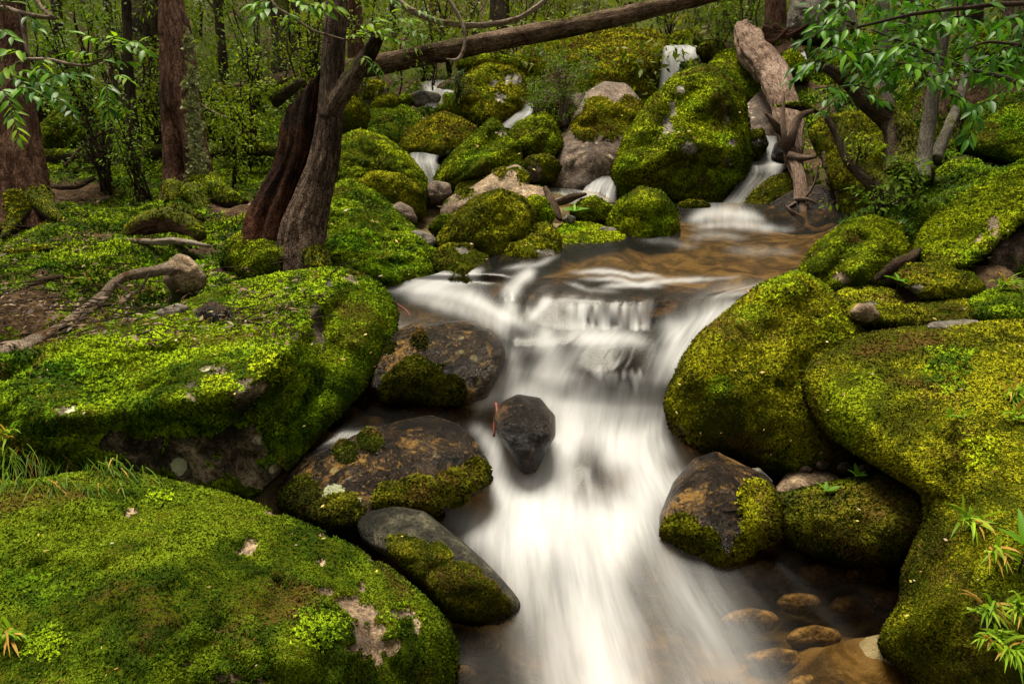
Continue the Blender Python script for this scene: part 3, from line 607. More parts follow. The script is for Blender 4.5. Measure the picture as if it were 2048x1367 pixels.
rock('boulder', 'mossy low boulder under the pyramid shaped one', [(900, 405), (920, 365), (990, 352), (1030, 362), (1010, 400), (950, 410)], [(960, 385, 5.25)], bulge=.1, back=.2, moss=.9, pal='dark', mnoise=.3)
rock('boulder', 'two humped bright mossy boulder behind the pyramid shaped one', [(1012, 275), (1035, 248), (1062, 233), (1088, 226), (1110, 245), (1124, 288), (1100, 318), (1055, 325), (1025, 310)], [(1015, 275, 6.3), (1088, 226, 6.5), (1120, 290, 6.2), (1060, 325, 6.05)], bulge=.25, back=.35, facet=.45, moss=1.0, pal='lime', brown=.15, mnoise=.35, bumps=[(1090, 245, 20, .06), (1050, 270, 30, .05)], crease=[([(1060, 236), (1050, 275), (1035, 300)], 22, .10), ([(1088, 230), (1085, 265), (1060, 285)], 20, .10), ([(1105, 250), (1110, 290)], 16, .08)])
rock('boulder', 'mossy boulder at the foot of the leaning slab', [(1035, 335), (1060, 312), (1100, 310), (1122, 330), (1110, 365), (1060, 370)], [(1080, 340, 5.7)], bulge=.12, back=.2, moss=.85, pal='olive', mat='brown', bare=[(1068, 340, 12, 14)])
rock('boulder', 'broad mossy bank boulder with a bare brown shoulder behind the leaning tree',
     [(665, 285), (720, 262), (770, 275), (815, 312), (850, 352), (862, 395), (840, 425), (790, 420), (720, 385), (665, 360)], [(670, 290, 5.3), (770, 275, 5.5), (860, 390, 5.0), (760, 410, 4.85)], bulge=.25, back=.4, facet=.35, rough=.05, lump=.02, moss=.95, pal='lime', brown=.18, mat='tan', bare=[(745, 355, 26, 16)], mnoise=.35, crease=[([(720, 268), (780, 300), (840, 365), (850, 400)], 34, .12), ([(735, 280), (735, 350)], 12, .08)], cap=[(695, 285, 22, 'green')])
rock('boulder', 'low overhanging mossy boulder under the broad bank boulder', [(700, 375), (745, 345), (800, 350), (845, 378), (850, 430), (800, 450), (730, 420)], [(770, 385, 4.75)], bulge=.16, back=.3, moss=.9, pal='olive', brown=.2, mnoise=.4, mat='brown')
rock('boulder', 'low mossy and bare mottled boulder in midstream', [(790, 305), (810, 270), (850, 240), (888, 224), (930, 240), (960, 262), (930, 300), (870, 318)], [(800, 300, 6.6), (888, 224, 6.8), (950, 265, 6.6), (870, 315, 6.3)], bulge=.18, back=.35, facet=.5, moss=.75, pal='gold', brown=.25, mnoise=.8, mat='grey')
rock('boulder', 'smooth green sloping boulder beside the far rivulet', [(722, 255), (735, 225), (770, 205), (815, 212), (850, 245), (830, 285), (770, 300), (730, 285)], [(730, 250, 7.0), (815, 212, 7.3), (780, 300, 6.6)], bulge=.15, back=.4, facet=.3, moss=.95, pal='green', brown=.15, mnoise=.4)
rock('boulder', 'dark mossy boulder close behind the leaning trunk', [(660, 250), (680, 175), (690, 155), (715, 190), (738, 225), (728, 270), (690, 290)], [(695, 230, 6.0)], bulge=.25, back=.35, facet=.4, moss=.85, pal='olive', mnoise=.4)
rock('boulder', 'angular greenish boulder under the long fallen log', [(728, 200), (735, 162), (760, 160), (776, 180), (770, 210), (745, 218)], [(752, 188, 7.6)], bulge=.2, back=.3, facet=.9, moss=.6, pal='olive', mat='grey')
rock('boulder', 'small mossy boulder in front of the angular greenish one', [(735, 222), (752, 196), (782, 186), (800, 200), (792, 222), (760, 232)], [(768, 212, 7.3)], bulge=.15, back=.25, moss=.95, pal='olive')
rock('boulder', 'tiny bright mossy boulder by the far rivulet', [(788, 208), (800, 192), (820, 190), (828, 204), (815, 216)], [(806, 204, 7.4)], bulge=.1, back=.15, moss=1, pal='lime')
rock('stone', 'flat bare stone in the far rivulet', [(815, 190), (840, 180), (880, 186), (885, 205), (850, 222), (825, 212)], [(850, 200, 7.9)], bulge=.1, back=.2, facet=.5, moss=.1, mat='grey')
rock('boulder', 'large mossy boulder with pale lichen patches under the hanging branch',
     [(905, 200), (915, 165), (940, 142), (978, 124), (1020, 130), (1048, 150), (1052, 190), (1035, 235), (1000, 258), (950, 262), (915, 240)], [(905, 200, 7.6), (978, 124, 7.9), (1050, 170, 7.7), (970, 260, 7.1)], bulge=.35, back=.5, facet=.55, rough=.05, moss=.92, pal='gold', brown=.2, mnoise=.4, bare=[(1025, 160, 22, 12), (985, 165, 14, 8), (1000, 195, 12, 12)], bumps=[(940, 180, 26, .08)], crease=[([(978, 128), (935, 165), (918, 220)], 24, .16), ([(935, 165), (950, 220), (960, 250)], 20, .14), ([(1020, 135), (1030, 190)], 20, .10)])
rock('boulder', 'green mossy boulder beside the far rivulet falls', [(872, 222), (885, 190), (905, 188), (930, 205), (935, 240), (895, 245)], [(900, 218, 7.2)], bulge=.18, back=.25, moss=.95, pal='green', bare=[(882, 200, 6, 10)])
rock('boulder', 'mossy ledge bridging behind the lichen patched boulder', [(915, 125), (930, 112), (1000, 112), (1040, 120), (1045, 145), (960, 150), (920, 145)], [(980, 130, 8.6)], bulge=.2, back=.3, moss=.95, pal='lime')
rock('boulder', 'leaning bare slab with a mossy band below the big block',
     [(1085, 365), (1105, 310), (1138, 252), (1175, 182), (1208, 162), (1252, 165), (1283, 200), (1290, 235), (1275, 290), (1235, 360), (1200, 395), (1140, 395), (1100, 385)], [(1090, 360, 6.3), (1208, 162, 7.2), (1285, 215, 7.0), (1230, 360, 6.2), (1140, 395, 5.95), (1180, 270, 6.35)], bulge=.22, back=.5, facet=.7, rough=.04, moss=.22, pal='gold', mat='brown', mossy=[(1200, 225, 36), (1240, 240, 36), (1170, 255, 30), (1260, 215, 26), (1220, 255, 28)], mnoise=.7, crease=[([(1208, 168), (1150, 255), (1100, 360)], 26, .12), ([(1170, 235), (1230, 215), (1285, 235)], 22, .16)])
rock('boulder', 'big flat topped block with hanging moss beside the top waterfall',
     [(1020, 150), (1030, 105), (1100, 72), (1200, 55), (1305, 60), (1328, 78), (1330, 150), (1305, 215), (1250, 225), (1180, 215), (1100, 200), (1040, 190)], [(1030, 110, 10.0), (1200, 55, 11.0), (1320, 65, 10.9), (1260, 112, 9.3), (1150, 118, 9.4), (1330, 150, 9.6), (1300, 210, 9.3), (1150, 210, 9.5), (1050, 180, 9.8), (1325, 95, 9.7)], bulge=.1, back=.8, facet=.1, rough=.05, moss=.62, pal='gold', brown=.35, mat='brown', flat=6, mossy=[(1290, 130, 22), (1275, 165, 20), (1300, 170, 20), (1310, 100, 22), (1245, 125, 16)], mnoise=.8)
rock('boulder', 'dark boulder in the shade behind the bare shrub', [(1030, 215), (1050, 160), (1110, 150), (1165, 150), (1185, 185), (1160, 240), (1110, 262), (1050, 245)], [(1050, 215, 8.4), (1165, 165, 8.5), (1110, 262, 8.0)], bulge=.25, back=.4, moss=.45, pal='dark', mat='brown')
rock('boulder', 'giant mossy boulder in the middle of the upper stream',
     [(1218, 400), (1222, 340), (1248, 275), (1300, 200), (1350, 152), (1410, 130), (1468, 143), (1487, 180), (1497, 250), (1503, 315), (1482, 375), (1440, 408), (1380, 418), (1300, 410), (1245, 408)], [(1220, 390, 6.15), (1300, 200, 6.6), (1410, 130, 6.9), (1490, 190, 6.7), (1500, 320, 6.4), (1380, 418, 6.0), (1260, 408, 6.05)], bulge=.42, back=.7, facet=.55, rough=.035, lump=.012, moss=.95, pal='lime', brown=.32, mnoise=.4,
     bare=[(1335, 255, 14, 22), (1375, 295, 18, 10), (1455, 325, 7, 12), (1465, 285, 7, 9), (1345, 215, 8, 14), (1360, 180, 8, 8), (1452, 240, 6, 18)], bumps=[(1330, 270, 60, .08), (1420, 200, 40, .06), (1470, 250, 16, -.06)], crease=[([(1410, 135), (1330, 185), (1290, 240), (1240, 340)], 34, .16), ([(1255, 345), (1310, 322), (1350, 300), (1400, 285), (1450, 300)], 40, .18), ([(1440, 150), (1462, 230), (1470, 300), (1490, 370)], 26, .16), ([(1350, 300), (1370, 240), (1420, 190)], 30, .10)])
rock('stone', 'little dark mossy stone at the foot of the giant boulder', [(1352, 412), (1375, 400), (1410, 403), (1428, 420), (1400, 432), (1365, 430)], [(1390, 416, 5.55)], bulge=.06, back=.12, moss=.8, pal='dark', mat='wet')
rock('boulder', 'mossy slope beside the waterfall, behind the driftwood trunk', [(1415, 135), (1440, 105), (1480, 98), (1512, 115), (1538, 165), (1545, 215), (1500, 225), (1450, 180)], [(1430, 130, 8.2), (1500, 105, 8.4), (1540, 210, 7.6)], bulge=.25, back=.5, facet=.3, moss=.95, pal='lime', brown=.2, mnoise=.4)
rock('boulder', 'dark mossy rock at the lip of the top waterfall', [(1392, 98), (1405, 82), (1438, 78), (1452, 100), (1440, 128), (1410, 128)], [(1422, 104, 9.0)], bulge=.2, back=.3, moss=.8, pal='dark', brown=.2)
rock('boulder', 'yellowish mossy boulder above the top waterfall', [(1318, 90), (1345, 66), (1380, 60), (1408, 80), (1400, 104), (1330, 104)], [(1360, 85, 11.2)], bulge=.25, back=.4, moss=.8, pal='gold')
rock('boulder', 'dotted brown slab behind the driftwood trunk', [(1482, 300), (1488, 215), (1520, 180), (1560, 200), (1575, 260), (1560, 300), (1510, 320)], [(1490, 260, 7.2), (1550, 190, 7.5), (1540, 310, 6.9)], bulge=.15, back=.4, facet=.5, moss=.15, pal='dark', mat='brown')
rock('boulder', 'dark rounded boulder beside the little side fall', [(1488, 310), (1498, 262), (1525, 258), (1535, 290), (1522, 325), (1498, 330)], [(1510, 295, 6.6)], bulge=.15, back=.25, moss=.5, pal='dark', mat='wetdark')
rock('boulder', 'wet black stone splitting the side fall', [(1540, 315), (1550, 285), (1575, 280), (1600, 300), (1590, 330), (1555, 335)], [(1570, 310, 6.6)], bulge=.1, back=.2, moss=.0, mat='wetdark')
rock('boulder', 'mossy dark boulder under the driftwood trunk', [(1475, 425), (1505, 385), (1545, 355), (1590, 348), (1600, 380), (1560, 420), (1510, 440)], [(1480, 425, 5.75), (1590, 350, 6.1), (1560, 425, 5.7)], bulge=.14, back=.3, moss=.75, pal='dark', mat='wetdark', mnoise=.5)
rock('boulder', 'glossy black wet slab behind the driftwood at the pool edge', [(1510, 445), (1535, 410), (1580, 382), (1640, 368), (1672, 380), (1680, 445), (1600, 462)], [(1515, 445, 5.45), (1640, 368, 5.75), (1680, 440, 5.4)], bulge=.12, back=.3, facet=.8, moss=.0, mat='wetdark', rough=.04)
rock('boulder', 'tall wedge of mossy rock under the right hand trees', [(1618, 262), (1640, 238), (1700, 225), (1780, 230), (1840, 300), (1840, 420), (1780, 470), (1700, 465), (1680, 420), (1650, 340)], [(1620, 260, 5.9), (1780, 230, 5.7), (1840, 400, 5.0), (1690, 460, 5.2)], bulge=.2, back=.5, facet=.5, moss=.9, pal='olive', brown=.3, mnoise=.4, mat='brown', bare=[(1650, 350, 8, 50), (1672, 420, 8, 40)])
rock('boulder', 'mossy boulder at the mouth of the still pool, behind the large dome', [(1598, 545), (1635, 488), (1695, 445), (1745, 434), (1795, 450), (1815, 500), (1790, 560), (1720, 590), (1650, 598)], [(1600, 545, 3.75), (1745, 434, 4.05), (1810, 510, 3.75), (1680, 595, 3.55)], bulge=.22, back=.35, facet=.45, moss=1.0, pal='lime', brown=.32, mnoise=.35, mat='brown', bare=[(1680, 555, 20, 12)], crease=[([(1610, 540), (1680, 460), (1740, 440)], 40, .10), ([(1740, 440), (1760, 490), (1720, 540)], 34, .09)])
rock('boulder', 'sunlit tilted mossy slab overhanging a dark hollow on the bank', [(1825, 512), (1850, 450), (1900, 410), (1960, 372), (2050, 318), (2200, 262), (2250, 330), (2100, 400), (2040, 440), (1975, 500), (1925, 535), (1865, 532)], [(1830, 510, 3.75), (1960, 372, 4.3), (2200, 262, 4.4), (2250, 330, 4.0), (2040, 440, 3.7), (1900, 535, 3.45)], bulge=.1, back=.3, facet=.3, moss=.97, pal='lime', brown=.22, mnoise=.3, mat='tan', bare=[(1985, 455, 14, 30), (1960, 480, 40, 8)], flat=4)
rock('boulder', 'mossy stone below the tilted slab', [(1785, 555), (1815, 530), (1880, 528), (1940, 545), (1972, 575), (1930, 600), (1840, 595)], [(1790, 555, 3.4), (1970, 575, 3.3), (1860, 600, 3.2)], bulge=.1, back=.2, moss=.95, pal='olive', brown=.15, bare=[(1830, 575, 22, 8)])
rock('stone', 'small reddish stone half hidden by moss behind the large dome', [(1735, 560), (1755, 535), (1800, 530), (1815, 560), (1770, 575)], [(1775, 555, 3.55)], bulge=.06, back=.12, facet=.7, moss=.2, mat='brown')
rock('boulder', 'mossy hummock behind the large dome with a sapling on it', [(1665, 600), (1690, 575), (1740, 565), (1790, 585), (1815, 620), (1790, 650), (1700, 650)], [(1670, 600, 3.4), (1810, 615, 3.3), (1740, 650, 3.15)], bulge=.1, back=.2, moss=.9, pal='olive', brown=.3, bare=[(1740, 605, 14, 10)])
rock('stone', 'smooth brown stone between the mossy hummocks', [(1698, 622), (1715, 606), (1745, 608), (1762, 630), (1740, 645), (1705, 642)], [(1730, 626, 3.1)], bulge=.05, back=.09, facet=.3, moss=0, mat='tan', res=4)
rock('boulder', 'long low mossy hummock behind the biggest boulder', [(1770, 640), (1800, 615), (1860, 600), (1920, 592), (1975, 608), (1960, 650), (1850, 668)], [(1780, 640, 3.2), (1960, 610, 3.2), (1860, 668, 3.05)], bulge=.09, back=.2, moss=1, pal='olive', brown=.2)
rock('boulder', 'green mossy hummock at the edge of the frame behind the biggest boulder', [(1920, 640), (1935, 600), (1985, 580), (2060, 582), (2180, 590), (2180, 660), (2000, 670)], [(1930, 630, 3.15), (2060, 585, 3.25), (2100, 665, 3.0)], bulge=.12, back=.25, moss=1, pal='green', brown=.2)
rock('stone', 'thin flat grey stone lying on top of the biggest boulder', [(1848, 655), (1862, 643), (1930, 638), (1965, 640), (1955, 652), (1880, 660)], [(1850, 650, 2.93), (1960, 645, 2.95), (1900, 660, 2.88)], bulge=.02, back=.06, facet=.6, moss=.05, mat='grey', res=4, sink=False)
rock('boulder', 'dark boulder inside the hollow under the tilted slab', [(1960, 560), (1980, 500), (2050, 450), (2150, 430), (2200, 500), (2150, 590), (2020, 600)], [(2050, 530, 4.0)], bulge=.12, back=.3, moss=.25, pal='dark', mat='brown')
rock('boulder', 'rounded mossy mound at the edge of the frame below the leafy tree', [(1915, 300), (1930, 225), (1990, 195), (2080, 180), (2220, 190), (2220, 310), (2050, 330)], [(1920, 290, 5.4), (2080, 180, 5.7), (2100, 320, 5.0)], bulge=.25, back=.5, moss=.95, pal='green', brown=.3, mnoise=.4)
rock('boulder', 'upper mossy boulder between the two pale trunks', [(1905, 110), (1920, 60), (1980, 48), (2040, 55), (2060, 110), (2000, 140)], [(1980, 95, 7.0)], bulge=.3, back=.5, moss=.85, pal='olive')
rock('boulder', 'bare grey cliff boulder behind the top of the driftwood trunk', [(1570, 60), (1585, -20), (1640, -40), (1700, -20), (1720, 60), (1650, 90), (1590, 85)], [(1640, 30, 8.6)], bulge=.3, back=.5, moss=.4, mat='grey', pal='dark')
rock('boulder', 'bright mossy boulder beside the black stones near the driftwood', [(1555, 130), (1570, 105), (1590, 98), (1612, 125), (1620, 165), (1585, 165)], [(1588, 135, 7.8)], bulge=.2, back=.3, moss=.95, pal='lime')
# ---- ground level stones and mounds on the left bank
rock('stone', 'tan pitted rock on the mossy bank at the end of the fallen branch', [(325, 560), (332, 525), (355, 506), (378, 512), (402, 535), (415, 555), (408, 578), (370, 588), (340, 582)], [(370, 550, 3.35)], bulge=.08, back=.14, facet=.7, rough=.03, moss=.0, mat='tan', res=4)
rock('stone', 'flat grey stone in the bare patch on the slab', [(292, 640), (318, 618), (355, 606), (378, 612), (375, 635), (320, 648)], [(335, 630, 3.02)], bulge=.03, back=.08, facet=.7, moss=0, mat='grey', res=4, sink=False)
rock('stone', 'flat tan stone under the fallen branch', [(135, 688), (160, 668), (195, 658), (200, 672), (185, 686), (150, 696)], [(170, 678, 2.80)], bulge=.03, back=.07, facet=.7, moss=0, mat='tan', res=4, sink=False)
rock('stone', 'small tan stone beside the dark soil mound on the slab', [(232, 652), (250, 632), (285, 640), (282, 655), (250, 660)], [(258, 648, 2.95)], bulge=.02, back=.06, facet=.7, moss=0, mat='tan', res=4, sink=False)
rock('soil_mound', 'dark bare mound of earth on the mossy slab', [(370, 660), (390, 620), (420, 600), (455, 612), (478, 645), (460, 668), (410, 675)], [(420, 645, 2.98)], bulge=.06, back=.15, facet=.1, rough=.06, moss=.12, pal='dark', mat='wet', cat='mound', sink=False)
rock('boulder', 'bright mossy mound behind the left trunks', [(70, 300), (80, 255), (130, 205), (170, 200), (200, 240), (215, 290), (150, 315)], [(145, 260, 6.6)], bulge=.3, back=.4, moss=1.0, pal='lime', brown=.05, mnoise=.3, lump=.05)
rock('boulder', 'dark round mossy boulder between the hollow trunk and the leaning tree', [(405, 215), (408, 190), (430, 170), (465, 172), (480, 195), (470, 218), (430, 228)], [(440, 200, 7.0)], bulge=.25, back=.3, moss=.95, pal='olive')
# wet ledge under the curtain of water and stones in the cascade
rock('rock_ledge', 'dark wet ledge of rock under the thin curtain of water',
     [(975, 610), (1005, 575), (1080, 556), (1180, 556), (1300, 566), (1420, 580), (1520, 592), (1530, 612), (1440, 630), (1330, 636), (1200, 640), (1080, 640), (1000, 632)], [(990, 600, 3.58), (1180, 556, 3.80), (1520, 592, 3.66), (1330, 636, 3.40), (1080, 640, 3.40)], bulge=.05, back=.35, facet=.3, rough=.03, moss=.0, mat='wetdark', sink=False)
rock('stone', 'dark round stone poking through the foam below the curtain of water', [(1228, 680), (1240, 640), (1268, 622), (1298, 632), (1318, 668), (1300, 700), (1255, 704)], [(1235, 670, 3.34), (1270, 622, 3.40), (1315, 665, 3.34), (1275, 704, 3.26)], bulge=.05, back=.14, facet=.8, rough=.05, moss=0, mat='wet', sink=False)
rock('stone', 'dark stone at the lip where the left flow divides', [(1048, 655), (1066, 612), (1098, 594), (1132, 612), (1142, 650), (1110, 672), (1070, 672)], [(1055, 650, 3.46), (1098, 594, 3.56), (1140, 640, 3.46), (1090, 672, 3.40)], bulge=.06, back=.14, facet=.8, rough=.06, moss=.1, pal='dark', mat='wet', sink=False)
rock('boulder', 'submerged dark boulder making the hump in the main cascade', [(1150, 800), (1190, 720), (1250, 688), (1310, 700), (1330, 760), (1300, 815), (1220, 830)], [(1240, 760, 3.24)], bulge=.02, back=.25, facet=.2, moss=0, mat='wetdark', sink=False)
# stones seen through clear water
bedst = [(740, 800, 36, 'golden stone under the side pool beside the heart mossed boulder'), (690, 832, 42, 'broad brown stone in the middle of the side pool'), (860, 818, 54, 'long pale submerged stone below the heart mossed boulder'), (915, 830, 38, 'rounded submerged stone where the side pool spills over'), (735, 852, 48, 'dark tilted stone in the side pool against the ochre boulder'), (640, 880, 40, 'golden stone at the narrow end of the side pool under the slab'),
         (1530, 1150, 62, 'submerged stone just under the brown and orange streaked boulder'), (1650, 1152, 58, 'amber stone under water below the low round mossy boulder'), (1735, 1150, 50, 'dark stone under water in the shaded corner of the lower pool'), (1600, 1205, 50, 'small amber stone in the middle of the clear shallows'), (1710, 1215, 58, 'wide flat stone in the clear shallows'), (1785, 1200, 44, 'submerged stone touching the biggest boulder'), (1500, 1240, 56, 'faint stone at the edge of the white water in the lower pool'), (1630, 1275, 60, 'large brown stone low in the clear shallows'), (1550, 1320, 54, 'pale rounded stone at the bottom edge beside the white water'), (1720, 1310, 56, 'brown stone at the bottom of the clear shallows'), (1640, 1370, 56, 'stone cut by the bottom edge of the frame in the shallows'),
         (960, 1290, 50, 'dim stone under water beside the small grey boulder'), (910, 1345, 44, 'dim stone under water beside the bottom corner boulder')]
for k, (px, py, r, lab) in enumerate(bedst):
    a = np.random.default_rng(k + 50); w = a.uniform(.8, 1.3)
    zz = (.13 if k < 6 else -.15) + a.uniform(-.03, .02)
    q = PZ(px, py, zz); d = float(project(q)[2])
    rock('stream_stone', lab, [(px + w * r * math.cos(h) * a.uniform(.8, 1.1), py + r * .5 * math.sin(h) * a.uniform(.8, 1.1)) for h in np.linspace(0, 6.28, 9)[:-1]],
         [(px, py, d)], bulge=r * d / FPX * .28, back=r * d / FPX * .6, facet=.4, moss=0, mat='bed', res=6, group='stones under the clear water', cat='stone', sink=False)

# ------------------------------------------------------------------ ground
def g_z(l, moss, bed=0):
    for (px, py, z) in l: GROUND_PTS.append((*PZ(px, py, z), moss, bed))
def g_t(l, moss, bed=0):
    for (px, py, t) in l: GROUND_PTS.append((*P(px, py, t), moss, bed))
g_z([(1000, 1350, -.2), (1250, 1350, -.25), (1500, 1350, -.2), (1700, 1300, -.17), (1000, 1100, -.2), (1200, 1100, -.25), (1400, 1180, -.22), (1600, 1180, -.17), (1750, 1180, -.14), (1200, 980, -.2), (1050, 980, -.2), (1300, 950, -.18), (1250, 1600, -.3), (1600, 1600, -.3), (900, 1500, -.3)], 0, 1)
g_z([(700, 850, .12), (800, 820, .13), (900, 830, .12), (620, 910, .08)], 0, 1)
g_z([(1150, 850, .0), (1300, 820, .0), (1200, 740, .12), (1350, 700, .2), (1050, 740, .1), (900, 620, .38), (800, 600, .38), (1200, 640, .30), (1400, 620, .35), (1000, 600, .35)], 0, 1)
g_z([(1150, 540, .44), (1300, 530, .44), (1500, 540, .46), (1600, 520, .47), (1300, 480, .46), (1450, 470, .46), (1600, 470, .47), (1420, 435, .48), (1500, 430, .5)], 0, 1)
# left bank
g_z([(20, 700, .60), (100, 620, .64), (200, 600, .63), (300, 560, .64), (0, 600, .66), (100, 520, .70), (250, 480, .72), (400, 520, .66), (500, 500, .66), (560, 540, .62), (450, 560, .63), (150, 430, .71), (350, 420, .73), (480, 420, .73), (540, 440, .70), (620, 540, .60)], .9)
g_z([(100, 350, .79), (250, 350, .80), (450, 350, .80), (540, 360, .78), (620, 380, .80), (150, 300, .90), (300, 300, .90), (480, 300, .90), (600, 300, .90)], .8)
g_z([(60, 250, 1.03), (250, 250, 1.03), (450, 250, 1.03), (600, 240, 1.03)], .6)
# right bank
g_t([(1750, 480, 4.0), (1800, 440, 4.2), (1850, 400, 4.4), (1920, 370, 4.6), (2000, 330, 4.75), (2080, 330, 4.8), (1860, 340, 4.9), (1950, 320, 5.0), (2150, 300, 4.8), (1780, 420, 4.6)], 1)
g_t([(1750, 640, 3.95), (1850, 620, 3.95), (1950, 600, 4.0), (2050, 560, 4.1), (2150, 560, 4.0), (1820, 600, 4.1), (1740, 560, 4.2), (1850, 540, 4.2)], .2)
g_t([(1850, 800, 3.1), (2050, 800, 3.0), (2000, 1100, 2.4), (2200, 900, 2.4), (2250, 1300, 2.1)], .5)
g_t([(1650, 800, 3.4), (300, 760, 3.0), (500, 760, 3.1), (100, 780, 2.9), (600, 800, 3.3)], .2)
for x, y, z in [(-1.5, 1.2, .15), (-2.2, .5, .2), (1.6, 1.0, .1), (2.4, .3, .3), (0, -1, -.3), (0, -4, -.5), (-3, -1, .4), (3, -1, .4), (-3.5, 2.4, .7), (-5, 3, .8), (4, 3.5, 1.05), (4.5, 2, .8), (-5, 1, .7), (5, 5, 1.4)]:
    GROUND_PTS.append((x, y, z, .6, 0))
# midstream and hillside
for x, y, z in [(.2, 6.1, .55), (1.1, 6.0, .52), (-.4, 6.4, .7), (-1.3, 6.6, .85), (2.2, 6.5, .8), (.9, 7.2, .75), (.0, 7.6, .95), (-1.2, 7.8, 1.0), (2.2, 8, 1.15), (1.2, 8.4, 1.0), (2.2, 9, 1.45), (0, 9, 1.2), (-1.2, 9.2, 1.25), (2.6, 10.2, 1.8), (1, 10.5, 1.75), (-1, 11, 1.6), (-3, 9, 1.3), (-5, 9, 1.4), (-3, 7, .92), (-5, 6, .86), (-7, 9, 1.7), (4.2, 7, 1.55), (5.5, 8, 2.1), (4, 10, 2.2), (6, 6, 1.9)]:
    GROUND_PTS.append((x, y, z, .5, 0))
for y in (13, 16, 20, 25, 32, 45, 70, 110):
    for x in np.linspace(-1, 1, 7):
        GROUND_PTS.append((x * y * .9, y, .165 * y + .012 * max(y - 12, 0) ** 1.5 + .9 * abs(x) - .15, .4, 0))
for y in (-8, -20, -60): 
    for x in (-1, 0, 1): GROUND_PTS.append((x * 15, y, -.5 - .02 * abs(y) + abs(x) * .6, .4, 0))
GP = np.array(GROUND_PTS)
def ground_fields(x, y):
    x = np.asarray(x, float).ravel(); y = np.asarray(y, float).ravel()
    z = np.zeros(len(x)); mo = np.zeros(len(x)); be = np.zeros(len(x))
    for a in range(0, len(x), 20000):
        s = slice(a, a + 20000); d2 = (x[s, None] - GP[None, :, 0]) ** 2 + (y[s, None] - GP[None, :, 1]) ** 2
        w = 1 / (d2 + .0025 + .0004 * (x[s] ** 2 + y[s] ** 2)[:, None]) ** 2
        W = w.sum(1); z[s] = (w * GP[None, :, 2]).sum(1) / W
        wm = w * (GP[None, :, 3] >= 0); Wm = wm.sum(1); mo[s] = (wm * GP[None, :, 3]).sum(1) / Wm; be[s] = (wm * GP[None, :, 4]).sum(1) / Wm
    r = np.hypot(x, y); q = np.stack([x, y, np.zeros_like(x)], 1)
    dry = 1 - be
    z = z + dry * (.035 * fbm(q * 2.2, 4, 3) + .03 * fbm(q * 6, 3, 8)) * np.clip(r / 3, .6, 4) + be * .015 * fbm(q * 8, 3, 4)
    return z, mo, be
def ground_z(x, y):
    sh = np.shape(x); z = ground_fields(np.atleast_1d(x), np.atleast_1d(y))[0]
    return z.reshape(sh) if sh else float(z[0])
ang = np.concatenate([np.linspace(-180, -52, 26)[:-1], np.linspace(-52, 52, 250), np.linspace(52, 180, 26)[1:-1]])
rad_ = np.concatenate([[.05], np.geomspace(.5, 12, 220), np.geomspace(12, 240, 60)[1:]])
AA, RR = np.meshgrid(np.radians(ang), rad_, indexing='ij')
gx, gy = RR * np.sin(AA), RR * np.cos(AA)
gz, gm, gb = ground_fields(gx, gy)
gv = np.stack([gx.ravel(), gy.ravel(), gz], 1)
gi = np.arange(gv.shape[0]).reshape(AA.shape)
a_, b_ = gi[:, :-1], gi[:, 1:]
gq = np.stack([a_, np.roll(a_, -1, 0), np.roll(b_, -1, 0), b_], -1).reshape(-1, 4)
gn = vert_normals(gv, gq)
if gn[:, 2].mean() < 0: gq = gq[:, ::-1]; gn = -gn
pd0 = np.hypot(gv[:, 0], gv[:, 1])
gmask = sstep(-.25, .1, np.where(pd0 > 10, .1, gm * 2 - 1) + .75 * fbm(gv * 2.6, 4, 91) + .0) * (1 - np.clip(gb * 3, 0, 1))
# litter strips and bare earth on the left bank
ppx, ppy, pd = project(gv)
for (bx, by, rx, ry) in [(60, 610, 80, 46), (150, 385, 100, 26), (30, 660, 70, 44), (470, 415, 70, 20), (530, 490, 40, 44), (220, 640, 70, 18), (300, 440, 50, 10), (180, 470, 60, 9), (400, 500, 50, 8), (100, 545, 50, 10), (440, 545, 30, 12)]:
    gmask = gmask * (1 - .95 * np.exp(-(((ppx - bx) / rx) ** 2 + ((ppy - by) / ry) ** 2) ** 2) * (pd > .5))
ground = link('ground', new_mesh('ground', gv, gq, M['ground'], True, {'moss': gmask, 'bed': np.clip(gb * 1.6, 0, 1)}), None, 'mossy forest floor and stream bed', 'ground', kind='structure')
# no moss where a rock covers the floor
_rv = np.concatenate(ROCK_V); _cs = .05
_h = {}
_k = np.round(_rv[:, :2] / _cs).astype(int) + 400
_top = np.full((1200, 1200), -9.0); _ok = (_k >= 0).all(1) & (_k < 1200).all(1)
np.maximum.at(_top, (_k[_ok, 0], _k[_ok, 1]), _rv[_ok, 2])
def open_floor(p):
    k = np.clip(np.round(p[:, :2] / _cs).astype(int) + 400, 0, 1199); return _top[k[:, 0], k[:, 1]] < p[:, 2] + .10
_bufs = []
_all = np.concatenate([_rv, gv[(gv[:, 1] > .8) & (gv[:, 1] < 12)]])
for _ox in (-.55, 0, .55):
    _x, _y, _d = project(_all - np.array([_ox, 0, 0])); _i = (_x // 9).astype(int) + 60; _j = (_y // 9).astype(int) + 40
    _ok = (_i >= 0) & (_i < 350) & (_j >= 0) & (_j < 240); _bf = np.full((350, 240), 99.0); np.minimum.at(_bf, (_i[_ok], _j[_ok]), _d[_ok]); _bufs.append((_ox, _bf))
def seen_from_path(p):
    """moss is grown only where it can be seen from the path or a step beside it"""
    ok = np.zeros(len(p), bool)
    for ox, bf in _bufs:
        x, y, d = project(p - np.array([ox, 0, 0])); i = np.clip((x // 9).astype(int) + 60, 0, 349); j = np.clip((y // 9).astype(int) + 40, 0, 239)
        ok |= d < bf[i, j] + .10 + .02 * d
    return ok
for jb in MOSS_JOBS: grow_moss(*jb, cull=seen_from_path)
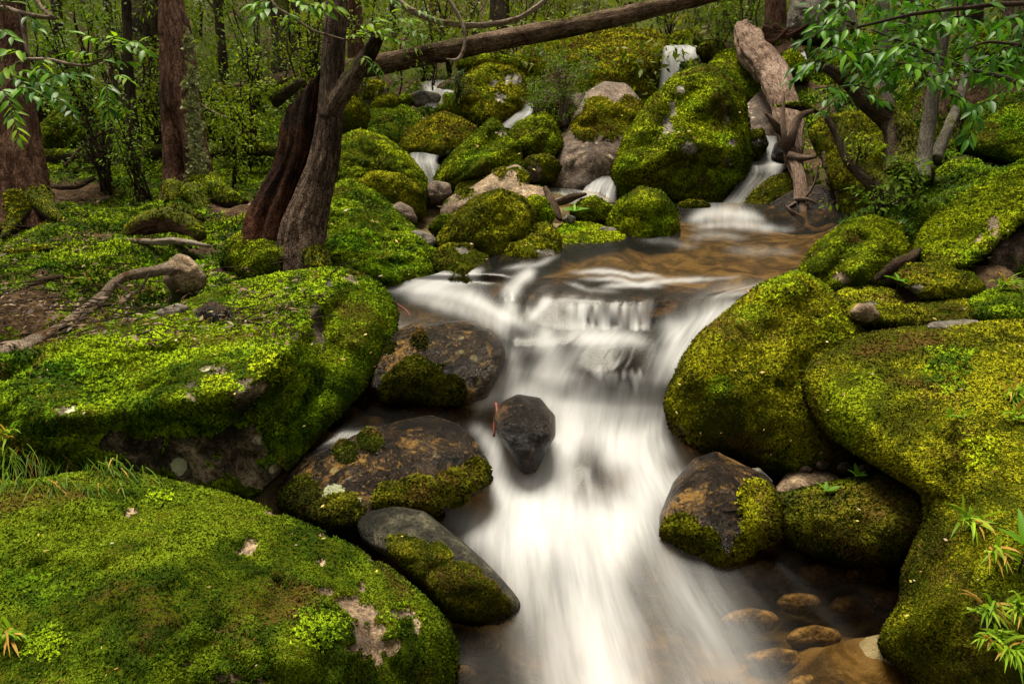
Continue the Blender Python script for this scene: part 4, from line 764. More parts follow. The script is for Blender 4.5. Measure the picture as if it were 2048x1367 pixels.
grow_moss(ground, gv, gq, gn, np.where((gmask > .35) & (pd < 9.5), gmask, 0), 'bank', .16, (0, 0, 0), 5, 1.1, 1.35, .0, cull=lambda p: open_floor(p) & seen_from_path(p))

# ------------------------------------------------------------------ water
def foam_of(px, py, strokes):
    keep = np.ones_like(px)
    wq = np.stack([px / 60, py / 60, px * 0], 1); px = px + 7 * fbm(wq, 3, 71); py = py + 7 * fbm(wq + 5, 3, 72)
    for pts, w, s in strokes:
        c = catmull(np.array([(*p, *((w,) if np.isscalar(w) else (w[i],))) for i, p in enumerate(pts)], float), max(2, len(pts) * 8)) if len(pts) > 1 else np.array([(*pts[0], w)])
        best = np.zeros_like(px); taper = np.max(w) < 30
        if len(c) == 1: best = np.exp(-((px - c[0, 0]) ** 2 + (py - c[0, 1]) ** 2) / w ** 2)
        else:
            for k in range(len(c) - 1):
                ex, ey = c[k + 1, :2] - c[k, :2]; l2 = ex * ex + ey * ey + 1e-9
                u = np.clip(((px - c[k, 0]) * ex + (py - c[k, 1]) * ey) / l2, 0, 1)
                d2 = (px - c[k, 0] - u * ex) ** 2 + (py - c[k, 1] - u * ey) ** 2; ww = c[k, 2] + (c[k + 1, 2] - c[k, 2]) * u; al = (k + u) / (len(c) - 1)
                tp = np.minimum(1, np.minimum(al, 1 - al) * 4 + .15) if taper else 1.0
                best = np.maximum(best, tp * np.exp(-d2 / (ww * (.6 + .4 * tp)) ** 2))
        if s >= 0: keep = keep * (1 - s * best)
        else: keep = 1 - (1 - keep) * (1 + s * best)
    return 1 - keep
def sheet(name, label, rows, nu, nv, strokes=(), base=0.0, kind='structure', ripple=.004, strand=None, cat='water'):
    """rows down the stream of (px, py, z) control points; lofted to a smooth surface"""
    ctl = np.array([[tuple(PZ(a, b, c)) for (a, b, c) in r] for r in rows])
    m1 = np.stack([catmull(r, nu) for r in ctl]); m2 = np.stack([catmull(m1[:, j], nv) for j in range(nu)], 1)
    v = m2.reshape(-1, 3); U, V = np.meshgrid(np.linspace(0, 1, nu), np.linspace(0, 1, nv))
    uv = np.stack([U.ravel(), V.ravel() * 3], 1)
    px, py, d = project(v)
    fo = foam_of(px, py, strokes) if len(strokes) else np.zeros(len(v))
    fo = np.maximum(fo, base)
    st = fbm(np.stack([uv[:, 0] * 26, uv[:, 1] * 3.0, np.zeros(len(v))], 1), 3, 12)
    if strand: fo = strand(px, py, uv, fo)
    v[:, 2] += ripple * st
    q = np.arange(nu * nv).reshape(nv, nu); qq = np.stack([q[:-1, :-1], q[1:, :-1], q[1:, 1:], q[:-1, 1:]], -1).reshape(-1, 4)
    if vert_normals(v, qq)[:, 2].mean() < 0: qq = qq[:, ::-1]
    return link(name, new_mesh(name, v, qq, M['water'], True, {'foam': np.clip(fo, 0, 1)}, uv), None, label, cat, kind=kind)
z9 = lambda xs, ys, zs: [(x, y if np.isscalar(ys) else ys[i], z) for i, (x, z) in enumerate(zip(xs, zs if not np.isscalar(zs) else [zs] * len(xs))) for y in ([ys] if np.isscalar(ys) else [ys[i]])]
W = [
 z9([960, 1120, 1200, 1290, 1380, 1460, 1540, 1620, 1720], 405, .59),
 z9([960, 1100, 1190, 1280, 1375, 1460, 1550, 1630, 1720], 440, .588),
 z9([940, 1090, 1185, 1280, 1375, 1460, 1550, 1630, 1710], 480, .585),
 z9([920, 1050, 1165, 1270, 1370, 1460, 1550, 1620, 1690], 520, .582),
 z9([880, 1005, 1120, 1230, 1345, 1450, 1540, 1600, 1660], [545, 545, 555, 560, 560, 562, 560, 558, 555], [.56, .57, .580, .585, .583, .580, .578, .578, .578]),
 z9([820, 975, 1080, 1190, 1275, 1350, 1440, 1510, 1580], [560, 568, 588, 600, 602, 600, 590, 585, 580], [.525, .52, .535, .543, .543, .543, .545, .545, .545]),
 z9([770, 955, 1065, 1185, 1270, 1345, 1425, 1495, 1560], [575, 605, 640, 650, 650, 645, 625, 608, 600], [.50, .475, .455, .455, .455, .46, .48, .50, .515]),
 z9([740, 950, 1050, 1150, 1240, 1315, 1385, 1445, 1510], [620, 645, 690, 692, 690, 692, 685, 675, 660], [.47, .455, .395, .395, .405, .40, .40, .41, .42]),
 z9([720, 950, 1030, 1115, 1210, 1290, 1345, 1400, 1460], [740, 720, 740, 752, 750, 755, 758, 750, 740], [.30, .38, .30, .29, .325, .315, .30, .30, .31]),
 z9([690, 920, 1010, 1100, 1195, 1280, 1330, 1380, 1440], [800, 790, 800, 805, 812, 815, 812, 805, 800], [.235, .25, .20, .19, .20, .195, .19, .20, .20]),
 z9([640, 880, 985, 1085, 1185, 1270, 1330, 1390, 1450], [860, 860, 870, 870, 870, 870, 870, 870, 870], [.23, .225, .13, .11, .115, .105, .10, .10, .10]),
 z9([600, 820, 965, 1075, 1180, 1275, 1350, 1420, 1500], [930, 930, 940, 930, 930, 930, 930, 930, 930], [.16, .12, .06, .06, .085, .055, .05, .05, .05]),
 z9([580, 790, 945, 1065, 1185, 1295, 1390, 1490, 1600], 1000, [.04, .03, .03, .035, .035, .03, .02, .01, .01]),
 z9([580, 780, 930, 1060, 1195, 1320, 1440, 1580, 1740], 1080, [.01, .01, .015, .02, .02, .015, .01, .0, .0]),
 z9([580, 780, 925, 1070, 1220, 1370, 1520, 1690, 1870], 1190, 0.0),
 z9([540, 740, 910, 1080, 1260, 1440, 1620, 1800, 2000], 1310, 0.0),
 z9([480, 700, 900, 1100, 1310, 1510, 1710, 1910, 2130], 1460, 0.0),
 z9([200, 560, 860, 1140, 1400, 1680, 1960, 2240, 2560], 1900, 0.0),
]
S = [  # white water: strokes in flow direction (points, width, strength); negative strength = smooth clear tongue
 ([(1095, 668), (1090, 715), (1110, 770), (1170, 830)], (20, 34, 36, 50), .85), ([(1130, 672), (1220, 674), (1300, 690)], (18, 22, 16), .9), ([(1180, 690), (1120, 730), (1130, 790)], (20, 22, 26), .3),
 ([(1345, 655), (1360, 715), (1345, 770), (1290, 830)], (22, 28, 28, 40), .62), ([(1310, 690), (1310, 750), (1290, 800)], 22, .25), ([(1200, 760), (1170, 800)], 14, .4), ([(1250, 770), (1240, 800)], 16, .35),
 ([(1140, 815), (1220, 830), (1310, 820)], (26, 36, 26), .94), ([(1150, 850), (1220, 872), (1300, 850)], (34, 44, 28), .96), ([(1230, 850), (1240, 900)], 50, .8),
 ([(1520, 584), (1440, 612), (1390, 655), (1355, 720)], (14, 28, 38, 34), .75), ([(1480, 610), (1420, 650)], 26, .5),
 ([(1160, 870), (1110, 930), (1070, 1000), (1060, 1060)], (40, 36, 50, 62), .85), ([(1250, 870), (1290, 935), (1280, 1010), (1220, 1080)], (44, 42, 50, 60), .88),
 ([(1040, 1005), (1120, 1025), (1210, 1045)], (42, 55, 46), .9), ([(1095, 1060), (1160, 1130), (1195, 1240), (1215, 1367), (1225, 1480)], (58, 68, 78, 86, 90), .76),
 ([(970, 1040), (1030, 1120), (1090, 1250), (1120, 1400)], (34, 46, 60, 70), .30), ([(1290, 1060), (1350, 1160), (1390, 1280), (1410, 1400)], (34, 52, 70, 78), .32), ([(1400, 1170), (1480, 1300), (1530, 1400)], 60, .13),
 ([(905, 1030), (970, 1075), (1050, 1160)], (30, 44, 56), .3), ([(930, 1035), (965, 1060)], 30, .35), ([(1360, 1000), (1330, 960)], 30, .45), ([(1330, 890), (1375, 925), (1365, 985)], (20, 22, 34), .5),
 ([(775, 578), (850, 578), (930, 592), (1000, 625), (1070, 655)], (13, 20, 18, 16, 18), .88), ([(965, 540), (930, 555), (870, 562), (790, 572)], (8, 14, 16, 14), .8), ([(1075, 540), (1040, 560), (1005, 590)], (8, 12, 12), .8),
 ([(820, 600), (900, 612), (980, 640), (1040, 680)], (12, 14, 16, 16), .45), ([(1040, 570), (1020, 600), (1030, 625)], 12, .6), ([(1100, 588), (1085, 612), (1060, 640)], 10, .8),
 ([(1000, 690), (1050, 715), (1080, 730)], 20, .25), ([(1035, 712), (1025, 745), (1000, 775)], (16, 22, 20), .8), ([(960, 800), (1030, 785), (1100, 790), (1160, 815)], (16, 24, 26, 40), .85),
 ([(955, 862), (985, 890), (1000, 930), (1005, 975)], (14, 18, 24, 30), .85), ([(1110, 880), (1100, 930), (1060, 970)], (20, 26, 30), .8),
 ([(738, 690), (730, 735)], 6, .35), 
 ([(1370, 440), (1440, 426), (1530, 440)], (10, 16, 9), .62), ([(1380, 455), (1480, 450), (1590, 460)], 8, .38), ([(1370, 470), (1500, 475)], 8, .18), ([(1280, 480), (1400, 490)], 7, .1), ([(1450, 500), (1600, 505)], 9, .12),
 ([(1140, 545), (1200, 540), (1270, 548), (1330, 560)], 5, .55), ([(1160, 556), (1230, 556), (1290, 566), (1370, 560), (1480, 552)], 5, .5), ([(1200, 572), (1260, 566), (1330, 575)], 5, .5), ([(1130, 565), (1180, 578), (1240, 580)], 5, .35),
 ([(1118, 514), (1070, 530), (1000, 540)], 6, .4), ([(700, 990), (720, 1010)], 14, .4), ([(545, 1000), (560, 1020)], 12, .5),
 ([(1165, 775), (1200, 735), (1250, 712), (1300, 708)], (16, 24, 26, 14), -.62), ([(1130, 800), (1150, 760)], 12, -.3), ([(1330, 860), (1352, 820), (1385, 770)], 22, -.75), ([(1180, 905), (1185, 935)], 34, -.62), ([(1005, 660), (1060, 690), (1050, 725)], 20, -.5), ([(1270, 660)], 26, -.5), ([(1075, 588), (1200, 588), (1335, 592)], 12, -.85), ([(1095, 640)], 20, -.5),
]
def main_strand(px, py, uv, fo):
    n = vnoise(np.stack([px / 8, py / 60, np.zeros_like(px)], 1), 4) * .7 + vnoise(np.stack([px / 19, py / 90, np.ones_like(px)], 1), 6) * .5
    band = np.exp(-((px - 1205) / 95) ** 4) * sstep(600 + 9 * vnoise(np.stack([px / 9, px * 0, px * 0], 1), 8), 614, py) * (1 - sstep(655, 668, py))
    fo = np.maximum(fo, np.clip(band * (.55 + n * .8), 0, 1))
    b2 = np.exp(-((px - 1245) / 65) ** 4) * sstep(735, 752, py + 10 * n) * (1 - sstep(790, 820, py))
    fo = np.maximum(fo, np.clip(b2 * (.28 + n * .45), 0, 1))
    b3 = np.exp(-((px - 1022) / 14) ** 4) * sstep(572, 582, py) * (1 - sstep(598, 608, py))
    return np.maximum(fo, np.clip(b3 * (.5 + n), 0, 1))
sheet('stream', 'silky white water running from the still pool down the cascade to the bottom', W, 200, 350, S, strand=main_strand)
def fall(name, label, rows, dens=.85, nu=40, nv=60, edge=True):
    def st(px, py, uv, fo):
        n = fbm(np.stack([uv[:, 0] * 9, uv[:, 1] * .8, np.zeros(len(px))], 1), 3, 6)
        e = sstep(0, .12, uv[:, 0]) * sstep(0, .12, 1 - uv[:, 0])
        return np.clip((dens + n * .45) * (e if edge else 1), 0, 1)
    sheet(name, label, rows, nu, nv, (), strand=st, ripple=.006)
def tz(l): return [(a, b, float(P(a, b, t)[2])) for a, b, t in l]
def pt_sheet(name, label, rows_t, dens=.85, nu=40, nv=60):
    """like fall but rows given as (px, py, depth)"""
    ctl = np.array([[tuple(P(a, b, float(c))) for (a, b, c) in r] for r in rows_t])
    m1 = np.stack([catmull(r, nu) for r in ctl]); v = np.stack([catmull(m1[:, j], nv) for j in range(nu)], 1).reshape(-1, 3)
    U, V = np.meshgrid(np.linspace(0, 1, nu), np.linspace(0, 1, nv)); uv = np.stack([U.ravel(), V.ravel()], 1)
    n = fbm(np.stack([uv[:, 0] * 9, uv[:, 1] * .8, np.full(len(v), len(name))], 1), 3, 6)
    dn = dens if np.isscalar(dens) else np.interp(uv[:, 1], np.linspace(0, 1, len(dens)), dens)
    fo = np.clip((dn + n * .25) * sstep(0, .14, uv[:, 0]) * sstep(0, .14, 1 - uv[:, 0]), 0, 1)
    v[:, 1] -= .02 * n
    q = np.arange(nu * nv).reshape(nv, nu); qq = np.stack([q[:-1, :-1], q[1:, :-1], q[1:, 1:], q[:-1, 1:]], -1).reshape(-1, 4)
    link(name, new_mesh(name, v, qq, M['water'], True, {'foam': fo}, uv), None, label, 'water', kind='structure')
pt_sheet('waterfall', 'top waterfall dropping behind the giant boulder', [[(1322, 92, 9.8), (1360, 90, 9.9), (1400, 92, 9.8)], [(1324, 100, 9.45), (1360, 98, 9.5), (1398, 99, 9.45)], [(1321, 125, 9.3), (1360, 125, 9.35), (1402, 125, 9.3)], [(1312, 200, 9.2), (1360, 200, 9.25), (1410, 200, 9.2)]], [.6, .95, .9, .8])
pt_sheet('waterfall', 'small fan of white water beside the foot of the giant boulder', [[(1232, 320, 6.6), (1242, 322, 6.6), (1252, 326, 6.6)], [(1200, 335, 6.25), (1222, 345, 6.2), (1245, 355, 6.2)], [(1175, 365, 6.0), (1205, 370, 5.95), (1235, 380, 5.95)], [(1155, 395, 5.85), (1195, 402, 5.8), (1235, 405, 5.8)]], [.25, .5, .6, .35])
pt_sheet('waterfall', 'thin chute sliding from the ledge into the still pool', [[(1488, 325, 6.5), (1525, 327, 6.5), (1575, 328, 6.4)], [(1490, 345, 6.3), (1525, 350, 6.2), (1560, 352, 6.2)], [(1465, 380, 6.0), (1495, 385, 5.95), (1525, 380, 5.95)], [(1425, 425, 5.7), (1465, 428, 5.65), (1500, 425, 5.7)]], [.55, .15, .28, .45])
pt_sheet('waterfall', 'little side fall between black stones behind the driftwood', [[(1520, 270, 7.0), (1540, 270, 7.0), (1556, 272, 7.0)], [(1522, 285, 6.75), (1540, 286, 6.75), (1556, 287, 6.75)], [(1512, 315, 6.6), (1535, 316, 6.6), (1556, 318, 6.6)], [(1490, 330, 6.5), (1530, 332, 6.45), (1570, 330, 6.45)]], [.6, .8, .8, .8])
pt_sheet('waterfall', 'far rivulet fall beside the flat bare stone', [[(840, 165, 9.0), (880, 160, 9.0), (920, 165, 9.0)], [(845, 182, 8.4), (882, 178, 8.4), (915, 180, 8.4)], [(850, 200, 7.9), (875, 200, 7.9), (895, 205, 7.9)], [(840, 225, 7.5), (860, 228, 7.5), (882, 228, 7.5)], [(810, 240, 7.1), (845, 242, 7.1), (870, 245, 7.1)]], [.2, .6, .25, .55, .3])
pt_sheet('waterfall', 'small rivulet running under the pyramid shaped boulder', [[(820, 305, 6.3), (845, 305, 6.3), (880, 308, 6.3)], [(815, 320, 6.0), (845, 322, 6.0), (875, 322, 6.0)], [(830, 335, 5.8), (850, 338, 5.8), (880, 335, 5.8)], [(840, 375, 5.5), (860, 375, 5.5), (885, 370, 5.5)]], [.3, .5, .25, .15])
pt_sheet('waterfall', 'sliver of white water behind the two humped boulder', [[(1050, 205, 7.6), (1058, 206, 7.6), (1068, 208, 7.6)], [(1035, 222, 7.2), (1048, 226, 7.2), (1064, 228, 7.2)], [(1000, 250, 6.8), (1015, 256, 6.8), (1035, 258, 6.8)]], [.4, .55, .35])
pt_sheet('waterfall', 'narrow trickle behind the bright mossy boulder near the driftwood', [[(1590, 95, 8.4), (1600, 95, 8.4), (1610, 96, 8.4)], [(1596, 120, 8.1), (1606, 122, 8.1), (1616, 122, 8.1)], [(1600, 145, 7.9), (1610, 146, 7.9), (1622, 146, 7.9)]], [.6, .6, .5])
pt_sheet('waterfall', 'shallow white run between the leaning slab and the still pool', [[(1090, 375, 5.75), (1140, 378, 5.75), (1200, 385, 5.75)], [(1090, 390, 5.5), (1150, 392, 5.5), (1220, 398, 5.5)], [(1100, 405, 5.3), (1160, 408, 5.3), (1225, 412, 5.3)]], [.2, .32, .2])
_af = []
for _v in ROCK_V: _af.append(_v)
_af = np.concatenate(_af + [gv[(gv[:, 1] > 1) & (gv[:, 1] < 9)]]); _ax, _ay, _ad = project(_af)
def surf(px, py, r=14):
    """depth of the nearest built surface at a photograph pixel"""
    m = (np.abs(_ax - px) < r) & (np.abs(_ay - py) < r)
    return float(np.percentile(_ad[m], 12)) if m.any() else None

# ------------------------------------------------------------------ trunks, logs, branches
def frames(path):
    t = np.gradient(path, axis=0); t /= np.linalg.norm(t, axis=1, keepdims=True)
    n = np.zeros_like(t); r = np.array([0, -1.0, 0.0]) if abs(t[0, 1]) < .9 else np.array([1.0, 0, 0])
    n[0] = r - t[0] * (r @ t[0]); n[0] /= np.linalg.norm(n[0])
    for i in range(1, len(t)):
        q = n[i - 1] - t[i] * (n[i - 1] @ t[i]); n[i] = q / np.linalg.norm(q)
    return t, n, np.cross(t, n)
def tube_data(pts, rad, nseg=16, step=.03, rough=.06, ridge=.0, wander=.0, seed=0, moss_up=None, moss_low=None, carve=None, cut=None, cap=True):
    """pts world Nx3, rad per point. Returns verts, quads, caps, attributes"""
    pts = np.asarray(pts, float); L = np.linalg.norm(np.diff(pts, axis=0), axis=1).sum()
    n = int(np.clip(L / step, 3, 220)); c = catmull(np.c_[pts, np.asarray(rad, float)], n); path, r = c[:, :3], np.maximum(c[:, 3], .0008)
    s = np.r_[0, np.cumsum(np.linalg.norm(np.diff(path, axis=0), axis=1))]
    if wander: path = path + wander * np.stack([fbm(np.stack([s * 3, s * 0 + k * 9, s * 0 + seed], 1), 3, seed + k) for k in range(3)], 1)
    t, a, b = frames(path); th = np.linspace(0, 2 * np.pi, nseg, endpoint=False)
    ct, st = np.cos(th), np.sin(th)
    rr = np.repeat(r[:, None], nseg, 1); r0 = r.mean()
    q = np.stack([np.broadcast_to(ct * 2.2, rr.shape), np.broadcast_to(st * 2.2, rr.shape), np.broadcast_to((s / max(r0, .01) * .22)[:, None], rr.shape)], -1)
    f = 1 + rough * 2 * fbm(q + seed, 3, seed)
    if ridge: f = f + ridge * fbm(np.stack([q[..., 0] * 2.6, q[..., 1] * 2.6, q[..., 2] * .5], -1) + seed, 3, seed + 4, ridge=True)
    if carve: f = f * carve(th[None], s[:, None] / s[-1])
    rr = rr * f
    v = path[:, None] + rr[..., None] * (a[:, None] * ct[None, :, None] + b[:, None] * st[None, :, None])
    nrm = a[:, None] * ct[None, :, None] + b[:, None] * st[None, :, None]
    if cut is not None:         # jagged broken end: per angle, limit of the length
        lim = cut(th) * s[-1]; i = np.minimum(np.arange(n)[:, None], np.searchsorted(s, lim)[None, :].clip(1, n - 1))
        v = v[i, np.arange(nseg)[None]]
    bark = np.stack([np.broadcast_to(ct * r0, rr.shape), np.broadcast_to(st * r0, rr.shape), np.broadcast_to(s[:, None], rr.shape)], -1) / max(r0, .02) * .12
    mo = np.zeros(rr.shape)
    if moss_up is not None: mo = np.maximum(mo, moss_up * (.15 + nrm[..., 2]) + .35 * fbm(v * 5, 3, seed + 8))
    if moss_low is not None: mo = np.maximum(mo, 1.1 - (v[..., 2] - v[0, :, 2].min()) / moss_low + .4 * fbm(v * 7, 3, seed + 8))
    idx = np.arange(n * nseg).reshape(n, nseg); A, B = idx[:-1], idx[1:]
    quads = np.stack([A, np.roll(A, -1, 1), np.roll(B, -1, 1), B], -1).reshape(-1, 4)
    V = v.reshape(-1, 3); at = {'bark': bark.reshape(-1, 3), 'moss': np.clip(mo, 0, 1).ravel()}
    tris = np.zeros((0, 3), int)
    if cap:
        V = np.concatenate([V, path[:1], path[-1:] if cut is None else v[-1].mean(0)[None] - t[-1:] * r[-1] * 1.5])
        j = np.arange(nseg); k = len(V)
        tris = np.concatenate([np.stack([np.full(nseg, k - 2), np.roll(idx[0], -1), idx[0]], 1), np.stack([np.full(nseg, k - 1), idx[-1], np.roll(idx[-1], -1)], 1)])
        at['bark'] = np.concatenate([at['bark'], at['bark'][:1], at['bark'][-1:]]); at['moss'] = np.r_[at['moss'], 0, 0]
    return V, quads, tris, at, nrm.reshape(-1, 3)
def px_path(l):
    t = None; out = []
    for q in l:
        if len(q) > 2: t = q[2]
        out.append(P(q[0], q[1], float(t)))
    return np.array(out)
def wood(name, pts, rad, mat, parent=None, label=None, cat=None, group=None, tufts=0, pal='olive', kind=None, **kw):
    pts = px_path(pts) if not isinstance(pts, np.ndarray) else pts
    V, q, t, at, nrm = tube_data(pts, rad, **kw)
    loc = np.zeros(3) if parent is not None else pts[0]
    o = link(name, new_mesh(name, V - loc, [q, t], M[mat], True, at), parent, label, cat, group, kind, None if parent is not None else loc)
    if tufts and at['moss'].max() > .5:
        m = at['moss'].copy(); grow_moss(o, V, q, np.concatenate([nrm, nrm[:1], nrm[-1:]]) if len(V) > len(nrm) else nrm, np.where(m > .5, m, 0), pal, .2, loc, 3, 1.3 / tufts, 1.1, .1)
    return o
def merge(parts):
    V, Q, T, off = [], [], [], 0; at = {'bark': [], 'moss': []}
    for v, q, t, a, _ in parts:
        V.append(v); Q.append(q + off); T.append(t + off); off += len(v)
        for k in at: at[k].append(a[k])
    return np.concatenate(V), [np.concatenate(Q), np.concatenate(T)], {k: np.concatenate(x) for k, x in at.items()}
def thing(name, label, cat, loc, group=None):
    o = bpy.data.objects.new(name, None); COL.objects.link(o); o.empty_display_size = .1
    o['label'] = label; o['category'] = cat
    if group: o['group'] = group
    # children keep world coordinates: empty sits at the base, parts are shifted
    o.location = loc
    return o
def part(name, root, pts, rad, mat, **kw):
    o = wood(name, pts, rad, mat, root, **kw); o.location = -Vector(root.location); return o
def leaf_cloud(name, centres, radii, n, size, mat, parent=None, cols=((.03, .07, .01), (.09, .16, .015)), flat=.6, kind=None, droop=.25, long=2.4, loc=(0, 0, 0)):
    """many small pointed leaves spread through clumps"""
    centres = np.atleast_2d(np.asarray(centres, float)); radii = np.broadcast_to(np.asarray(radii, float), (len(centres),)) if np.ndim(radii) < 2 else radii
    w = np.asarray(radii, float) ** 2; w = w / w.sum(); i = rng.choice(len(centres), n, p=w)
    d = rng.normal(0, 1, (n, 3)); d /= np.linalg.norm(d, axis=1, keepdims=True)
    r = np.asarray(radii)[i][:, None] * rng.random((n, 1)) ** .45
    p = centres[i] + d * r * np.array([1, 1, flat])
    ax = d * .8 + rng.normal(0, .6, (n, 3)); ax[:, 2] -= droop; ax /= np.linalg.norm(ax, axis=1, keepdims=True)
    nn = rng.normal(0, .6, (n, 3)) + np.array([0, 0, 1.0]); sd = np.cross(ax, nn); sd /= np.maximum(np.linalg.norm(sd, axis=1, keepdims=True), 1e-6)
    ln = (size * rng.uniform(.6, 1.3, (n, 1))); wd = ln / long * .5
    v = np.stack([p, p + ax * ln * .45 + sd * wd, p + ax * ln + np.array([0, 0, -.1]) * ln, p + ax * ln * .45 - sd * wd], 1).reshape(-1, 3)
    a, b = np.array(cols[0]), np.array(cols[1])
    k = np.clip(rng.random((n, 1)) * .7 + .5 * fbm(p * 2.5, 2, 5)[:, None] + .15, 0, 1)
    c = np.repeat((a + (b - a) * k) * rng.uniform(.8, 1.2, (n, 1)), 4, axis=0)
    return link(name, new_mesh(name, v - np.asarray(loc), np.arange(4 * n).reshape(-1, 4), M[mat], False, {'Col': c}), parent, kind=kind)

def crown_for(root, top, spread=1.5, n=160, size=.16, clumps=6):
    top = np.asarray(top, float); c = top + rng.normal(0, 1, (clumps, 3)) * np.array([spread * .55, spread * .55, .45])
    o = leaf_cloud('crown', c, rng.uniform(.35, .7, clumps) * spread * .55, n, size, 'leaf', root, loc=root.location)
    return o
# --- the leaning tree by the stream
t = thing('tree', 'leaning grey barked tree on the bank beside the rotten stump', 'tree', P(605, 545, 3.62))
part('trunk', t, [(606, 615, 3.62), (603, 530), (606, 465), (624, 400), (641, 345), (652, 295), (659, 250), (663, 200), (667, 100), (673, 0), (682, -160), (700, -560), (715, -900)], [.15, .115, .108, .088, .076, .068, .060, .056, .053, .049, .046, .04, .025], 'bark_main', nseg=44, step=.018, rough=.07, ridge=.20, seed=2, moss_low=.34, tufts=1, pal='green')
part('branch', t, [(655, 240, 3.60), (680, 190), (712, 145), (738, 108), (757, 72, 3.5)], [.052, .050, .046, .038, .030], 'bark_main', nseg=22, step=.015, rough=.12, ridge=.1, seed=5, moss_up=.6)
part('root', t, [(600, 500, 3.6), (560, 520, 3.55), (525, 545, 3.5)], [.07, .05, .02], 'bark_dark', nseg=14, rough=.15, moss_up=.9, tufts=1)
part('root', t, [(625, 510, 3.6), (640, 535, 3.5), (650, 560, 3.45)], [.08, .06, .03], 'bark_dark', nseg=14, rough=.15, moss_up=.9, tufts=1)
crown_for(t, P(690, -560, 3.7), 1.6)
jag = lambda sd, lo, hi, ph: (lambda th: np.clip(lo + (hi - lo) * (.5 + .5 * np.cos(th - ph)) + .10 * fbm(np.stack([np.cos(th) * 4, np.sin(th) * 4, th * 0 + sd], 1), 3, sd), .2, 1))
t = thing('stump', 'dark rotten reddish brown stump with a jagged top against the leaning tree', 'stump', P(560, 500, 3.85))
part('trunk', t, [(535, 560, 3.72), (536, 500, 3.72), (540, 445), (556, 400), (578, 350), (593, 300), (600, 240), (612, 190), (632, 135)], [.14, .125, .112, .098, .086, .090, .088, .068, .045], 'bark_rot', nseg=48, step=.014, rough=.12, ridge=.20, seed=9, moss_low=.16, cut=jag(3, .68, 1.0, 1.5))
part('root', t, [(548, 455, 3.78), (525, 490, 3.7), (500, 515, 3.62), (480, 530, 3.58)], [.06, .045, .03, .015], 'bark_rot', nseg=16, rough=.2, ridge=.15, moss_up=.5)
part('moss_cushion', t, [(602, 160, 3.95), (585, 175, 4.0), (565, 190, 4.05), (548, 205, 4.1)], [.02, .035, .04, .03], 'bark_dark', nseg=14, rough=.3, moss_up=1.4, tufts=1.2, pal='lime')
# --- left trunks
t = thing('tree', 'thick reddish trunk at the edge of the frame with mossy roots', 'tree', P(60, 445, 4.4))
part('trunk', t, [(58, 470, 4.4), (50, 420), (38, 350), (28, 250), (18, 130), (8, 0), (-8, -200), (-40, -700)], [.22, .17, .142, .126, .116, .108, .10, .05], 'bark_red', nseg=44, step=.025, rough=.04, ridge=.16, seed=12, moss_low=.30, tufts=1, pal='green')
part('root', t, [(70, 395, 4.38), (98, 425, 4.28), (135, 452, 4.18)], [.10, .05, .012], 'bark_dark', nseg=16, rough=.15, moss_up=1.2, tufts=1)
part('root', t, [(45, 405, 4.3), (30, 445, 4.2), (5, 475, 4.1)], [.10, .05, .012], 'bark_dark', nseg=16, rough=.15, moss_up=1.2, tufts=1)
crown_for(t, P(10, -600, 4.5), 1.8)
hol = lambda th, s: 1 - .78 * np.exp(-((np.angle(np.exp(1j * (th + .15)))) / .42) ** 2) * np.exp(-((s - .10) / .085) ** 4)
t = thing('tree', 'dead brown trunk with a hollow base and pale lichen down one side', 'tree', P(385, 395, 5.1))
part('trunk', t, [(382, 425, 5.1), (380, 385), (373, 310), (363, 220), (358, 140), (350, 60), (342, 0), (330, -160), (310, -600)], [.24, .17, .138, .122, .116, .100, .080, .07, .04], 'bark_red', nseg=48, step=.025, rough=.05, ridge=.2, seed=21, moss_low=.25, carve=hol, tufts=1, pal='lime')
part('root', t, [(410, 370, 5.05), (445, 395, 4.9), (490, 405, 4.8)], [.11, .09, .03], 'bark_dark', nseg=16, rough=.2, moss_up=1.6, tufts=1.3, pal='lime')
part('root', t, [(355, 385, 4.95), (345, 410, 4.85), (325, 425, 4.8)], [.10, .07, .03], 'bark_dark', nseg=16, rough=.2, moss_up=1.3, tufts=1)
part('root', t, [(395, 390, 4.9), (400, 415, 4.8), (395, 440, 4.7)], [.10, .07, .03], 'bark_dark', nseg=16, rough=.2, moss_up=1.4, tufts=1, pal='lime')
k = 420; u = np.clip(rng.choice([.15, .35, .5, .62, .75, .85, .92], k) + rng.normal(0, .045, k), 0, 1); lx = np.interp(u, [0, 1], [374, 398]) + rng.normal(0, 4 + 8 * u ** 2, k); ly = 40 + u * 340
pl = P(lx, ly, 4.97 - .03 * rng.random(k)); nl = np.tile(np.array([.55, -.8, .25]), (k, 1)) + rng.normal(0, .25, (k, 3)); nl /= np.linalg.norm(nl, axis=1, keepdims=True)
lo_ = link('lichen', tuft_mesh('lichen', pl, nl, rng.uniform(.015, .04, k), np.array([(.24, .26, .13)]) * rng.uniform(.6, 1.3, (k, 1)), M['lichen'], 7, .1), t, kind='stuff'); lo_.location = -Vector(t.location)
crown_for(t, P(345, -620, 5.2), 1.6)
t = thing('tree', 'thin dark mossy sapling trunk left of the hollow trunk', 'tree', P(268, 330, 5.5))
part('trunk', t, [(272, 360, 5.5), (268, 300), (263, 230), (258, 160), (254, 60), (250, -60), (245, -300)], [.07, .05, .042, .038, .034, .03, .02], 'bark_dark', nseg=18, rough=.12, ridge=.1, seed=31, moss_up=.6, moss_low=.4)
part('branch', t, [(263, 220, 5.5), (240, 190), (225, 150), (222, 100)], [.02, .016, .012, .006], 'twig', nseg=8)
crown_for(t, P(245, -320, 5.5), 1.0, 400)
